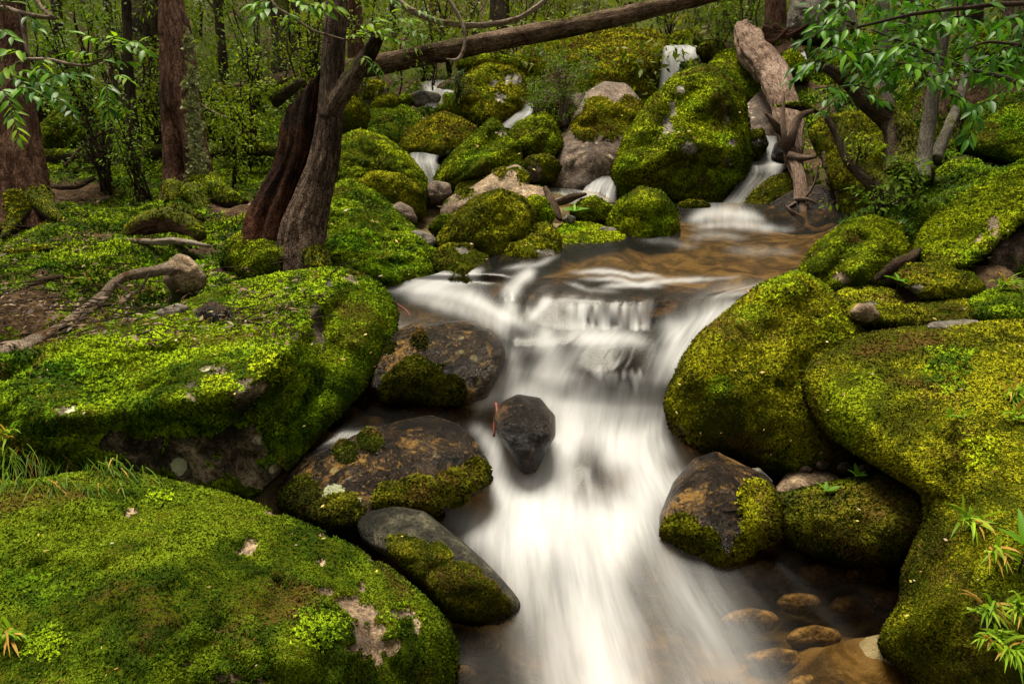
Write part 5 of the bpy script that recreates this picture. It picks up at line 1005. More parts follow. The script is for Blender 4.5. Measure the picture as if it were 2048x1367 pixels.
# --- trees behind
back_trees = [
 ('mossy dark trunk standing between the hollow trunk and the leaning tree', 578, 215, 8.6, 562, -60, .17, 'bark_dark', .8), ('stout mossy trunk behind the hollow trunk', 300, 190, 8.4, 290, -80, .15, 'bark_dark', .9),
 ('narrow red trunk behind the thick left trunk', 205, 160, 9.0, 205, -80, .045, 'bark_red', .2), ('slim mossy trunk right of the hollow trunk', 448, 175, 7.8, 428, -80, .05, 'bark_dark', .6),
 ('pale slim trunk far behind the slim mossy one', 500, 160, 10.5, 512, -60, .05, 'bark_pale', .3), ('reddish trunk just behind the leaning tree', 712, 130, 8.8, 705, -80, .10, 'bark_red', .3),
 ('dark double trunk behind the fallen log', 1010, 120, 10.5, 1000, -80, .15, 'bark_dark', .7), ('thin dark trunk behind the big block', 1120, 70, 13.0, 1130, -60, .07, 'bark_dark', .4),
 ('slender reddish trunk beyond the big block', 1250, 62, 13.0, 1262, -60, .09, 'bark_red', .2), ('slim grey trunk above the top waterfall', 1390, 60, 14.0, 1400, -60, .08, 'bark_pale', .3), ('thin leaning trunk above the waterfall lip', 1460, 80, 12.0, 1440, -60, .08, 'bark_dark', .5),
 ('brown trunk rising behind the driftwood', 1560, 70, 8.9, 1552, -80, .13, 'bark_red', .4), ('stout brown trunk in the top corner', 2038, 130, 6.8, 2030, -80, .11, 'bark_main', .4),
 ('dim trunk at the back of the right slope', 1815, 90, 9.5, 1822, -60, .10, 'bark_dark', .7), ('mossy trunk on the upper right slope', 1962, 100, 8.6, 1950, -80, .12, 'bark_dark', .8), ('far slim trunk between the leafy boughs', 1700, 60, 12.0, 1712, -60, .05, 'bark_dark', .4),
 ('far dark trunk left of the fallen log', 640, 110, 11.0, 632, -80, .06, 'bark_dark', .5), ('far brown trunk over the far rivulet', 860, 95, 12.0, 872, -60, .07, 'bark_red', .4), ('slim far trunk beside the curved bough', 790, 100, 13.0, 780, -60, .05, 'bark_main', .4),
 ('far trunk left of the stout mossy one', 120, 150, 10.0, 105, -80, .07, 'bark_dark', .5), ('far slim trunk near the left frame edge', 160, 130, 12.5, 168, -60, .05, 'bark_main', .4), ('distant trunk between the far ones on the left', 395, 120, 13.0, 405, -60, .05, 'bark_dark', .4), ('distant brown trunk right of the stout mossy one', 345, 110, 12.0, 338, -60, .05, 'bark_red', .4),
 ('distant dark trunk over the lichen patched boulder', 950, 85, 14.0, 942, -60, .06, 'bark_dark', .5), ('distant pale trunk over the big block', 1180, 55, 15.0, 1172, -60, .08, 'bark_pale', .3), ('distant trunk right of the top waterfall', 1500, 60, 13.5, 1512, -60, .06, 'bark_dark', .5)]
for k, (lab, x0, y0, d, x1, y1, r, mt, ms) in enumerate(back_trees):
    b = P(x0, y0, d); b[2] = min(b[2], ground_z(b[0], b[1])) - .15; top = P(x1, y1, d)
    up = top + (top - b) / np.linalg.norm(top - b) * 3.0
    t = thing('tree', lab, 'tree', b)
    mid = (b * 2 + top) / 3 + rng.normal(0, .05, 3)
    part('trunk', t, np.array([b, mid, top, (top + up) / 2, up]), [r * 1.5, r * 1.08, r * .95, r * .8, r * .4], mt, nseg=16, step=.09, rough=.08, ridge=.12, seed=40 + k, moss_up=ms if ms > .5 else None, moss_low=.6)
    bb = (b + top) / 2; sgn = rng.choice([-1, 1])
    part('branch', t, np.array([bb + (top - b) * .2, bb + (top - b) * .3 + np.array([sgn * .35, -.1, .2]), bb + (top - b) * .32 + np.array([sgn * .8, -.2, .15])]), [r * .22, r * .15, r * .05], 'twig', nseg=8, wander=.03)
    crown_for(t, up + np.array([0, 0, .3]), 1.6, 330, .22, 7)
# --- fallen logs and boughs
wood('fallen_log', [(455, 190, 8.6), (590, 160, 8.2), (760, 128, 7.8), (1000, 80, 7.8), (1200, 42, 7.95), (1400, -6, 8.2), (1560, -50, 8.4)], [.10, .105, .105, .102, .098, .09, .07], 'bark_log', None, 'long straight fallen log slanting across above the boulders', 'log', nseg=30, step=.04, rough=.07, ridge=.14, seed=61, moss_up=.35, tufts=.7)
wood('fallen_log', [(60, 312, 5.7), (200, 311), (330, 304), (450, 302), (560, 299, 5.9), (740, 300, 6.0)], [.05, .056, .056, .053, .05, .04], 'bark_dark', None, 'thin mossy horizontal log behind the left trunks', 'log', nseg=20, step=.03, rough=.12, ridge=.1, seed=62, moss_up=1.0, tufts=1.2, pal='lime')
wood('fallen_log', [(80, 175, 8.4), (180, 172), (290, 182, 8.6)], [.09, .095, .08], 'bark_log', None, 'short grey brown log lying far behind the thick left trunk', 'log', nseg=18, step=.04, rough=.08, ridge=.14, seed=63)
wood('bough', [(790, -5, 5.0), (820, 18), (860, 38), (910, 49), (965, 52), (1020, 42), (1062, 22), (1110, -15), (1150, -60)], [.026, .024, .022, .021, .02, .019, .018, .016, .014], 'bark_branch', None, 'sagging speckled bough hanging across the top of the frame', 'branch', nseg=14, step=.02, rough=.14, wander=.012, seed=64, moss_up=.35)
wood('bough', [(870, -45, 4.6), (900, 2), (920, 36), (930, 70), (927, 100), (915, 118), (893, 118)], [.013, .0125, .012, .012, .0115, .011, .007], 'bark_branch', None, 'thin hooked bough dangling from the top of the frame', 'branch', nseg=12, step=.015, rough=.14, wander=.006, seed=65)
t = thing('driftwood_log', 'weathered grey driftwood trunk with twisted broken limbs standing over the pool', 'log', P(1612, 470, 5.2))
part('trunk', t, [(1484, 60, 8.1), (1503, 98, 7.7), (1545, 150, 7.2), (1562, 200, 6.75), (1577, 250, 6.4), (1586, 290, 6.1), (1589, 322, 5.95), (1592, 350, 5.8), (1599, 400, 5.55), (1609, 440, 5.35), (1616, 478, 5.25)], [.10, .145, .138, .124, .103, .082, .068, .05, .048, .04, .033], 'bark_drift', nseg=44, step=.022, rough=.12, ridge=.24, wander=.03, seed=71)
for pts, rd in [([(1580, 305, 6.0), (1570, 280, 5.9), (1567, 245, 5.9), (1567, 188, 5.95)], [.05, .035, .026, .012]), ([(1578, 300, 6.0), (1585, 268, 5.9), (1597, 235, 5.9), (1626, 220, 5.9)], [.05, .045, .04, .02]), ([(1568, 270, 6.15), (1548, 245, 6.0), (1530, 224, 5.95)], [.05, .04, .012]),
                ([(1580, 312, 5.9), (1608, 316, 5.8), (1635, 314, 5.75)], [.05, .035, .015]), ([(1590, 398, 5.5), (1612, 398, 5.4), (1638, 408, 5.4)], [.03, .018, .008]), ([(1590, 405, 5.45), (1575, 415, 5.4)], [.02, .008]), ([(1605, 440, 5.3), (1585, 425, 5.2), (1573, 410, 5.2)], [.035, .022, .008]),
                ([(1608, 455, 5.25), (1640, 462, 5.2), (1672, 450, 5.2)], [.04, .03, .01]), ([(1605, 462, 5.25), (1580, 465, 5.2), (1556, 470, 5.2)], [.035, .02, .006]), ([(1605, 402, 5.45), (1625, 375, 5.4), (1634, 350, 5.4), (1640, 325, 5.4)], [.014, .011, .009, .005])]:
    part('limb', t, pts, [r_ * .72 for r_ in rd], 'bark_drift', nseg=14, step=.015, rough=.18, ridge=.16, wander=.008, seed=int(pts[-1][0]))
part('limb', t, [(1555, 212, 6.1), (1580, 210, 6.0), (1612, 215, 6.0), (1640, 225, 6.0)], [.01, .03, .035, .015], 'bark_dark', nseg=14, step=.015, rough=.2, moss_up=1.6, tufts=1.2, pal='lime')
t = thing('root_plate', 'reddish upturned roots at the head of the driftwood trunk', 'roots', P(1560, 90, 8.6))
for k in range(9):
    a = rng.uniform(-2.4, .3); l = rng.uniform(.25, .6); p0 = P(1535 + rng.uniform(-15, 15), 70 + rng.uniform(-20, 15), 8.5)
    part('root', t, np.array([p0, p0 + l * .5 * np.array([math.cos(a), -.2, math.sin(a) * .8]), p0 + l * np.array([math.cos(a + .4), -.3, math.sin(a + .3)])]), [.06, .04, .01], 'bark_red', nseg=10, rough=.2, seed=k)
wood('driftwood', [(1090, 375, 4.75), (1102, 400, 4.7), (1112, 425, 4.65), (1122, 440, 4.6)], [.015, .028, .028, .012], 'bark_log', None, 'reddish broken branch leaning behind the mossy dome', 'driftwood', nseg=14, step=.01, rough=.2, ridge=.15)
wood('driftwood', [(1092, 412, 4.85), (1120, 404, 4.85), (1150, 393, 4.9), (1172, 388, 4.95)], [.012, .025, .024, .01], 'bark_log', None, 'grey brown stick lying over the small mossy boulder', 'driftwood', nseg=14, step=.01, rough=.2, ridge=.15)
wood('driftwood', [(1740, 560, 3.45), (1775, 540, 3.5), (1810, 520, 3.55), (1838, 500, 3.65)], [.02, .03, .028, .015], 'bark_log', None, 'brown rotting stick under the tilted slab', 'driftwood', nseg=14, step=.01, rough=.2, ridge=.15, moss_up=.4)
# --- right hand trees
t = thing('tree', 'pale straight trunk rising behind the leafy branches', 'tree', P(1845, 335, 4.75))
part('trunk', t, [(1842, 360, 4.7), (1848, 320, 4.75), (1858, 240, 4.8), (1872, 150), (1888, 60), (1900, -20), (1920, -200), (1940, -600)], [.062, .05, .046, .044, .042, .040, .036, .02], 'bark_pale', nseg=24, step=.025, rough=.05, ridge=.04, seed=81, moss_low=.12)
crown_for(t, P(1990, -620, 4.9), 1.5)
t = thing('tree', 'leaning mossy trunk with a white lichen blotch above the wedge of rock', 'tree', P(1770, 390, 4.9))
part('trunk', t, [(1785, 405, 4.85), (1762, 372, 4.9), (1732, 345, 5.0), (1705, 318, 5.1), (1692, 290, 5.15), (1678, 258, 5.2), (1655, 232, 5.25)], [.09, .075, .068, .066, .064, .058, .03], 'bark_dark', nseg=26, step=.02, rough=.08, ridge=.05, seed=82, moss_up=.9, tufts=1)
t = thing('tree', 'twisted mossy trunk bending over under the leafy branches', 'tree', P(1805, 330, 5.1))
part('trunk', t, [(1815, 360, 5.0), (1812, 310, 5.1), (1802, 268, 5.15), (1782, 238, 5.2), (1752, 215, 5.2), (1728, 195, 5.2), (1705, 168, 5.2), (1680, 150, 5.2), (1648, 132, 5.2)], [.17, .14, .11, .085, .072, .064, .06, .055, .03], 'bark_dark', nseg=28, step=.02, rough=.1, ridge=.06, seed=83, moss_up=.9, moss_low=.4, tufts=1)
part('trunk', t, [(1800, 330, 5.2), (1785, 260, 5.3), (1772, 180, 5.4), (1768, 90, 5.4), (1766, 0, 5.4), (1760, -150, 5.4), (1750, -500, 5.4)], [.06, .05, .046, .044, .042, .038, .02], 'bark_pale', nseg=22, step=.025, rough=.06, ridge=.04, seed=84)
crown_for(t, P(1740, -520, 5.5), 1.4)
t = thing('tree', 'short pale stem crossing the dim right slope', 'tree', P(1880, 300, 5.4))
part('trunk', t, [(1870, 320, 5.3), (1890, 270, 5.4), (1915, 210, 5.6), (1930, 150, 5.7), (1935, 60, 5.8)], [.05, .04, .036, .03, .02], 'bark_pale', nseg=16, step=.03, rough=.08, seed=85, moss_up=.4)
# --- fallen branch and roots on the left bank
t = thing('fallen_branch', 'pale blotched fallen branch lying along the mossy slab', 'branch', P(0, 720, 2.66))
part('branch', t, [(-40, 745, 2.55), (10, 712, 2.66), (55, 690, 2.74), (110, 662, 2.85), (160, 630, 2.96), (205, 598, 3.06), (228, 570, 3.12), (255, 552, 3.16), (300, 544, 3.2), (338, 536, 3.26)], [.034, .032, .030, .027, .026, .024, .022, .024, .025, .03], 'bark_branch', nseg=20, step=.012, rough=.14, wander=.012, seed=91, moss_up=.25, tufts=1)
part('knot', t, [(-20, 725, 2.55), (15, 705, 2.6), (40, 695, 2.62), (52, 708, 2.6)], [.03, .045, .035, .015], 'bark_branch', nseg=16, step=.01, rough=.3, seed=92)
for k, (a, b, c) in enumerate([((235, 565, 3.1), (262, 585, 3.0), (268, 605, 2.98)), ((300, 548, 3.18), (280, 580, 3.1), (250, 600, 3.02)), ((200, 602, 3.04), (225, 640, 2.95), (275, 655, 2.9)), ((190, 612, 3.02), (240, 605, 3.0), (272, 592, 3.0)), ((120, 660, 2.84), (150, 645, 2.85), (170, 620, 2.9))]):
    part('twig', t, [a, b, c], [.007, .005, .002], 'twig', nseg=6, step=.02, wander=.01, seed=k)
for lab, pts, rd, mt, mu in [('arched mossy root on the bank behind the tan rock', [(300, 432, 4.3), (325, 425, 4.25), (360, 422, 4.25), (392, 430, 4.2), (405, 440, 4.15)], [.02, .03, .03, .025, .015], 'bark_dark', 1.2),
                        ('bare reddish root crossing the bank above the tan rock', [(255, 480, 3.8), (310, 485, 3.75), (360, 484, 3.75), (420, 492, 3.7)], [.012, .018, .017, .01], 'bark_branch', .1),
                        ('humped root below the arched one', [(255, 472, 3.95), (285, 452, 3.95), (330, 443, 3.95), (375, 455, 3.9), (400, 475, 3.85)], [.04, .06, .065, .055, .03], 'bark_red', 1.0),
                        ('mossy root at the left edge of the bank', [(-30, 528, 3.5), (30, 512, 3.55), (80, 502, 3.6), (105, 500, 3.65)], [.03, .03, .022, .012], 'bark_dark', 1.2),
                        ('dry grey stick on the mossy bank', [(52, 576, 3.2), (90, 560, 3.25), (128, 553, 3.3)], [.008, .014, .01], 'bark_log', .0),
                        ('grey stick lying on the litter behind the thick trunk', [(100, 372, 5.0), (150, 372, 5.0), (190, 355, 5.1)], [.015, .02, .012], 'bark_log', .0),
                        ('broken stick leaning near the hollow trunk', [(130, 335, 5.2), (160, 300, 5.3), (215, 262, 5.4), (228, 258, 5.4)], [.01, .012, .014, .008], 'bark_log', .0),
                        ('pale fallen twig across the dim floor right of the hollow trunk', [(400, 205, 6.0), (430, 225, 5.9), (462, 238, 5.8)], [.006, .009, .006], 'bark_branch', .0)]:
    wood('root' if 'root' in lab else 'stick', pts, rd, mt, None, lab, 'root' if 'root' in lab else 'stick', nseg=14, step=.02, rough=.18, wander=.012, moss_up=mu if mu else None, tufts=1 if mu > .8 else 0, seed=len(lab))
wood('stick', [(993, 806, 2.83), (995, 825, 2.80), (990, 848, 2.78), (988, 872, 2.76)], [.006, .007, .0065, .005], 'red_stick', None, 'thin red stick standing against the dark pointed boulder', 'stick', nseg=10, step=.01, rough=.2, wander=.004)
wood('stick', [(795, 608, 3.24), (810, 618, 3.18), (822, 632, 3.14)], [.003, .003, .002], 'red_stick', None, 'fine reddish twig poking from the slab over the white water', 'stick', nseg=6, step=.01)
# ------------------------------------------------------------------ leaves, shrubs, grass
def leaf_shape(name, mat, w=.30, fold=.10, bend=.16):
    """one pointed leaf along +X, length 1"""
    xs = [0, .12, .35, .62, .85, 1.0]; ws = [.02, .55, 1.0, .85, .4, .0]; v = []; f = []
    for i, (x, k) in enumerate(zip(xs, ws)):
        z = -bend * x * x
        v += [(x, -w * .5 * k, z + fold * k * .5), (x, 0, z), (x, w * .5 * k, z + fold * k * .5)]
    for i in range(5):
        a = i * 3; f += [(a, a + 3, a + 4, a + 1), (a + 1, a + 4, a + 5, a + 2)]
    return new_mesh(name, np.array(v), np.array(f)[:, ::-1], M[mat], True)
LEAF = {'deep': [leaf_shape('leaf', 'leaf_deep', .34, .10, .12), leaf_shape('leaf', 'leaf_deep', .30, .14, .3)], 'mid': [leaf_shape('leaf', 'leaf_mid', .36), leaf_shape('leaf', 'leaf_mid', .32, .12, .3)],
        'lime': [leaf_shape('leaf', 'leaf_lime', .36), leaf_shape('leaf', 'leaf_lime', .30, .15, .25)], 'narrow': [leaf_shape('leaf', 'leaf_mid', .20, .08, .2)]}
def put_leaf(parent, root_loc, kinds, p, ax, nrm, ln):
    ax = Vector(ax).normalized(); n = Vector(nrm); n = (n - ax * n.dot(ax)).normalized(); y = n.cross(ax)
    k = kinds[rng.integers(len(kinds))]; me = LEAF[k][rng.integers(len(LEAF[k]))]
    o = bpy.data.objects.new('leaf', me); COL.objects.link(o); o.parent = parent
    o.matrix_local = Matrix(((ax.x, y.x, n.x, p[0] - root_loc[0]), (ax.y, y.y, n.y, p[1] - root_loc[1]), (ax.z, y.z, n.z, p[2] - root_loc[2]), (0, 0, 0, 1))) @ Matrix.Diagonal((ln, ln, ln, 1))
def sprig(root, a, b, n=7, ln=.10, kinds=('deep', 'mid'), droop=.35, r=.004, sag=.05, mat='twig', tip=True):
    """a twig from pixel a to pixel b (px, py, depth) with alternate leaves"""
    A, B = P(*a[:2], float(a[2])), P(*b[:2], float(b[2])); L = np.linalg.norm(B - A)
    mid = (A + B) / 2 + np.array([0, 0, sag * L * 2]); path = catmull(np.array([A, mid, B]), 24)
    loc = np.array(root.location)
    tw = part('twig', root, np.array([A, mid, B]), [r, r * .8, r * .4], mat, nseg=6, step=.03, rough=.1)
    for i in range(n):
        s = .22 + .78 * i / max(n - 1, 1); k = min(int(s * 23), 22); p = path[k]; d = path[k + 1] - path[k]; d = d / np.linalg.norm(d)
        sd = np.cross(d, np.array([0, 0, 1.0])); sd = sd / max(np.linalg.norm(sd), 1e-6) * (1 if i % 2 else -1)
        ax = d * rng.uniform(.4, .8) + sd * rng.uniform(.6, 1.1) + np.array([0, 0, -droop]) + rng.normal(0, .18, 3)
        if tip and i == n - 1: ax = d + rng.normal(0, .2, 3)
        put_leaf(tw, np.zeros(3) , kinds, p, ax, np.array([0, -.25, 1.0]) + rng.normal(0, .35, 3), ln * rng.uniform(.7, 1.15))
    return tw
# leafy tree over the right bank
t = thing('tree', 'glossy leaved tree whose branches hang over the right bank', 'tree', P(2150, 300, 4.3))
part('trunk', t, [(2200, 420, 4.2), (2180, 250, 4.2), (2150, 100, 4.1), (2120, -80, 4.0), (2100, -400, 4.0)], [.08, .06, .05, .045, .02], 'bark_pale', nseg=18, step=.04, rough=.06)
part('branch', t, [(2160, 220, 4.1), (2090, 182, 4.0), (2048, 170, 3.95), (1985, 150, 3.9), (1930, 138, 3.85), (1880, 115, 3.85), (1840, 95, 3.85), (1790, 78, 3.85), (1740, 60, 3.85)], [.02, .015, .013, .012, .0105, .009, .008, .006, .004], 'bark_pale', nseg=10, step=.02, rough=.1, wander=.008)
part('branch', t, [(2120, 0, 4.0), (2000, 10, 3.8), (1900, 20, 3.75), (1800, 35, 3.75), (1700, 60, 3.8), (1640, 90, 3.85)], [.016, .013, .011, .009, .006, .003], 'twig', nseg=8, step=.03, wander=.01)
part('branch', t, [(2130, 90, 4.0), (2050, 90, 3.9), (1980, 85, 3.9), (1930, 100, 3.9)], [.012, .01, .008, .004], 'twig', nseg=8, step=.03, wander=.01)
sp = []
for k in range(40):                      # broad crown of sprigs
    cx, cy = rng.uniform(1625, 1880), rng.uniform(0, 180)
    sp.append((cx, cy))
for k, (cx, cy) in enumerate(sp):
    d = rng.uniform(3.6, 4.1); a = rng.uniform(-.4, .9) + (math.pi if rng.random() < .6 else 0); l = rng.uniform(45, 80)
    sprig(t, (cx, cy, d), (cx + l * math.cos(a), cy + abs(l * math.sin(a)) * .6 + 10, d + rng.uniform(-.15, .1)), 6, rng.uniform(.078, .11), ('deep', 'deep', 'mid'), .35)
for k in range(16):
    cx, cy = rng.uniform(1900, 2060), rng.uniform(20, 190); d = rng.uniform(3.5, 4.0); l = rng.uniform(40, 75); a = rng.uniform(-.3, .8) + (math.pi if rng.random() < .5 else 0)
    sprig(t, (cx, cy, d), (cx + l * math.cos(a), cy + abs(l * math.sin(a)) * .6 + 12, d), 6, rng.uniform(.07, .105), ('deep', 'mid'), .4)
for a, b, n, kk in [((1840, 160, 3.7), (1905, 175, 3.65), 8, ('mid', 'deep')), ((1850, 150, 3.7), (1935, 205, 3.6), 9, ('mid', 'deep')), ((1900, 190, 3.65), (1950, 235, 3.6), 8, ('mid',)), ((1955, 222, 3.6), (1935, 282, 3.55), 10, ('mid', 'deep')), ((1990, 200, 3.6), (1940, 225, 3.55), 8, ('deep',)),
                    ((1690, 200, 4.6), (1640, 225, 4.5), 8, ('deep',)), ((1700, 190, 4.6), (1650, 200, 4.5), 7, ('deep',)), ((1720, 190, 4.5), (1770, 205, 4.45), 7, ('deep', 'mid')), ((1660, 90, 4.2), (1610, 130, 4.1), 8, ('deep',)), ((1650, 50, 4.2), (1600, 85, 4.1), 7, ('deep', 'mid'))]:
    sprig(t, a, b, n, .095, kk, .5)
lc_ = P(rng.uniform(1620, 2080, 60), rng.uniform(-10, 170, 60), rng.uniform(3.8, 4.6, 60))
leaf_cloud('foliage', lc_, np.full(60, .12), 800, .08, 'leaf', t, ((.018, .06, .008), (.06, .16, .012)), .7, 'stuff', .5, 2.8, loc=t.location)
# leafy branches at the left top corner
t = thing('shrub', 'leafy sapling arching in front of the thick left trunk', 'shrub', P(-60, 330, 3.5))
part('branch', t, [(-70, 360, 3.5), (-50, 200, 3.5), (-20, 60, 3.5), (0, 18, 3.45), (40, 26, 3.4), (75, 33, 3.4), (108, 36, 3.4)], [.02, .017, .014, .013, .012, .011, .01], 'bark_branch', nseg=10, step=.03, wander=.006)
part('branch', t, [(108, 36, 3.4), (85, 15, 3.45), (60, -20, 3.5)], [.011, .01, .008], 'bark_branch', nseg=10, step=.03, wander=.006)
part('branch', t, [(40, 28, 3.4), (48, 70, 3.35), (55, 105, 3.3), (72, 135, 3.3)], [.01, .009, .008, .006], 'twig', nseg=8, step=.03)
part('branch', t, [(55, 118, 3.3), (100, 119, 3.25), (140, 128, 3.2), (175, 131, 3.2), (205, 118, 3.2), (221, 96, 3.2)], [.007, .0075, .007, .0065, .006, .004], 'bark_branch', nseg=8, step=.02, wander=.004)
part('branch', t, [(55, 118, 3.3), (30, 130, 3.25), (12, 155, 3.2), (24, 160, 3.15)], [.008, .0075, .006, .003], 'bark_branch', nseg=8, step=.02)
for a, b, n, ln, kk in [((221, 96, 3.2), (170, 70, 3.15), 7, .07, ('mid', 'lime')), ((221, 96, 3.2), (280, 85, 3.2), 9, .075, ('mid', 'lime')), ((215, 100, 3.2), (300, 105, 3.15), 9, .075, ('mid',)), ((221, 96, 3.2), (230, 72, 3.15), 7, .065, ('lime', 'mid')), ((205, 112, 3.2), (130, 108, 3.15), 9, .06, ('lime', 'mid')), ((180, 125, 3.2), (260, 125, 3.2), 8, .065, ('mid',)),
                        ((215, 158, 3.0), (218, 235, 2.95), 16, .07, ('deep', 'mid')), ((225, 150, 3.05), (265, 165, 3.0), 8, .055, ('lime', 'mid')), ((60, 110, 3.3), (0, 100, 3.2), 9, .08, ('mid', 'lime')), ((40, 125, 3.25), (0, 150, 3.2), 8, .08, ('mid', 'lime')), ((30, 140, 3.2), (90, 170, 3.15), 9, .075, ('mid', 'deep')), ((20, 150, 3.2), (70, 195, 3.1), 10, .075, ('mid', 'deep')), ((60, 140, 3.25), (120, 165, 3.1), 9, .08, ('mid', 'deep')), ((20, 180, 3.15), (100, 200, 3.05), 9, .085, ('deep', 'mid')),
                        ((0, 175, 3.1), (30, 225, 3.0), 9, .07, ('mid',)), ((20, 215, 3.05), (40, 280, 2.95), 13, .06, ('mid', 'lime')), ((90, 160, 3.15), (165, 150, 3.1), 8, .08, ('deep',)), ((45, 30, 3.4), (80, 60, 3.35), 6, .08, ('deep', 'mid')), ((10, 15, 3.4), (-10, -10, 3.4), 6, .08, ('mid',)), ((60, 20, 3.4), (50, -12, 3.4), 6, .075, ('mid', 'lime')), ((-10, 60, 3.4), (30, 80, 3.3), 7, .08, ('mid',)), ((90, 115, 3.25), (80, 150, 3.2), 7, .07, ('mid', 'lime')), ((60, 165, 3.2), (130, 195, 3.1), 10, .07, ('deep', 'mid')), ((100, 195, 3.1), (150, 230, 3.0), 9, .06, ('deep',))]:
    sprig(t, a, b, n, ln, kk, .3, .003)
# leaves hanging by the leaning tree
t = thing('shrub', 'lime leaved branch reaching in from the top beside the leaning tree', 'shrub', P(560, -60, 3.4))
part('branch', t, [(520, -60, 3.5), (545, 5, 3.4), (575, 28, 3.35), (600, 45, 3.35), (625, 62, 3.35), (650, 70, 3.4), (690, 80, 3.45), (720, 78, 3.45)], [.009, .008, .007, .006, .006, .005, .004, .003], 'bark_branch', nseg=8, step=.02, wander=.006)
for a, b, n, ln, kk in [((550, 5, 3.4), (505, 10, 3.35), 6, .075, ('mid',)), ((560, 15, 3.4), (510, 35, 3.3), 7, .075, ('mid',)), ((570, 0, 3.35), (620, 15, 3.3), 7, .08, ('lime', 'mid')), ((590, 15, 3.3), (650, 20, 3.25), 8, .08, ('lime', 'mid')), ((620, 10, 3.3), (675, 15, 3.25), 8, .08, ('lime',)), ((575, 25, 3.35), (580, 50, 3.3), 5, .07, ('mid',)), ((640, 5, 3.3), (690, -10, 3.3), 6, .075, ('lime', 'mid')), ((530, -10, 3.4), (570, -15, 3.3), 6, .08, ('mid', 'lime')),
                        ((690, 80, 3.45), (715, 68, 3.4), 6, .07, ('lime',)), ((700, 80, 3.45), (745, 45, 3.4), 7, .07, ('lime',)), ((720, 78, 3.45), (770, 60, 3.4), 8, .065, ('lime', 'mid')), ((735, 70, 3.45), (790, 80, 3.4), 8, .06, ('mid', 'lime')), ((740, 60, 3.5), (785, 25, 3.4), 9, .055, ('lime', 'mid')), ((770, 45, 3.5), (830, 40, 3.45), 9, .055, ('mid', 'lime')), ((790, 60, 3.5), (850, 70, 3.45), 9, .05, ('mid',)), ((780, 80, 3.5), (840, 100, 3.45), 9, .05, ('mid', 'lime')), ((740, 120, 3.5), (765, 150, 3.45), 9, .045, ('mid',)), ((760, 0, 3.5), (810, 10, 3.45), 8, .05, ('mid', 'lime')), ((820, 20, 3.5), (880, 40, 3.45), 9, .05, ('mid',)), ((720, 110, 3.5), (745, 140, 3.45), 7, .05, ('mid', 'lime'))]:
    sprig(t, a, b, n, ln, kk, .25, .003)
# fine leaved shrubs: stems and a foliage mass each
def shrub(label, px, py, d, w, h, n, ln, cols, stems=7, spread=.5, mat='twig', name='shrub', ground=True, bare=False, lean=0):
    b = P(px, py, d)
    if ground: b[2] = min(b[2], ground_z(b[0], b[1]) + .05)
    W_, H_ = w * d / FPX, P(px, py - h, d)[2] - b[2]
    t = thing(name, label, 'shrub', b); parts_ = []; tips = []
    for k in range(stems):
        a = rng.uniform(0, 6.28); r = W_ * .5 * rng.uniform(.2, 1); hh = H_ * rng.uniform(.55, 1.05)
        e = b + np.array([math.cos(a) * r + lean * H_, math.sin(a) * r * .7, hh]); m = b + (e - b) * np.array([.35, .35, .55]) + rng.normal(0, .04, 3) * H_
        rr = .005 + .009 * H_; parts_.append(tube_data(np.array([b + rng.normal(0, .02, 3), m, e]), [rr, rr * .7, rr * .25], nseg=5, step=.05, wander=.05 * H_, seed=k + int(px)))
        tips.append(e)
        for j in range(4):
            s = rng.uniform(.35, .95); p0 = b + (e - b) * s * np.array([s, s, 1]); p1 = p0 + rng.normal(0, .22, 3) * np.array([W_, W_ * .7, H_ * .6])
            parts_.append(tube_data(np.array([p0, (p0 + p1) / 2 + rng.normal(0, .02, 3), p1]), [rr * .45, rr * .3, rr * .12], nseg=4, step=.05)); tips.append(p1)
    V, F, at = merge(parts_); link('stems', new_mesh('stems', V - b, F, M[mat], True, at), t)
    tips = np.array(tips)
    if n: leaf_cloud('foliage', tips, np.full(len(tips), max(W_, H_) * .13), n, ln, 'leaf', t, cols, .55, loc=b)
    return t
G1 = ((.04, .08, .008), (.13, .22, .012)); G2 = ((.08, .13, .006), (.24, .31, .012)); G3 = ((.018, .04, .012), (.06, .10, .03)); G4 = ((.07, .085, .01), (.19, .18, .02))
shrub('fine leaved shrub in front of the hollow trunk', 285, 395, 4.6, 80, 190, 500, .028, G1, 8)
shrub('bushy fine leaved shrub beside the thick left trunk', 215, 360, 5.2, 150, 200, 900, .03, G1, 8)
shrub('low bright fern like shrub right of the hollow trunk', 470, 340, 5.4, 90, 120, 800, .03, G2, 7)
shrub('pale green seedling shrub behind the stump', 500, 320, 5.8, 70, 150, 600, .032, G2, 6)
shrub('tangle of bare brown twigs on the left bank', 205, 345, 5.0, 110, 90, 0, .03, G1, 12)
shrub('dim leafy shrub under the thin left log', 420, 260, 6.6, 110, 120, 700, .035, G1, 7)
shrub('shrub of yellow green leaves behind the left trunks', 150, 225, 7.6, 150, 150, 900, .045, G2, 8)
shrub('tall thin shrub between the left trunks', 250, 200, 7.4, 120, 200, 900, .04, G1, 9)
shrub('drooping shrub in front of the mossy dark trunk', 520, 190, 7.6, 120, 160, 800, .04, G1, 8)
shrub('small leaved shrub left of the leaning tree top', 620, 170, 8.0, 90, 170, 900, .04, G2, 8)
shrub('twisted pale stemmed shrub with tiny leaves growing in front of the big block', 1125, 255, 6.6, 150, 150, 2200, .026, G1, 12, mat='bark_branch', ground=False)
shrub('low twiggy shrub over the two humped boulder', 1075, 232, 6.9, 90, 60, 500, .024, G1, 9, mat='bark_branch', ground=False)
shrub('sparse shrub hugging the lichen patched boulder', 915, 205, 7.0, 40, 60, 350, .03, G3, 6, ground=False)
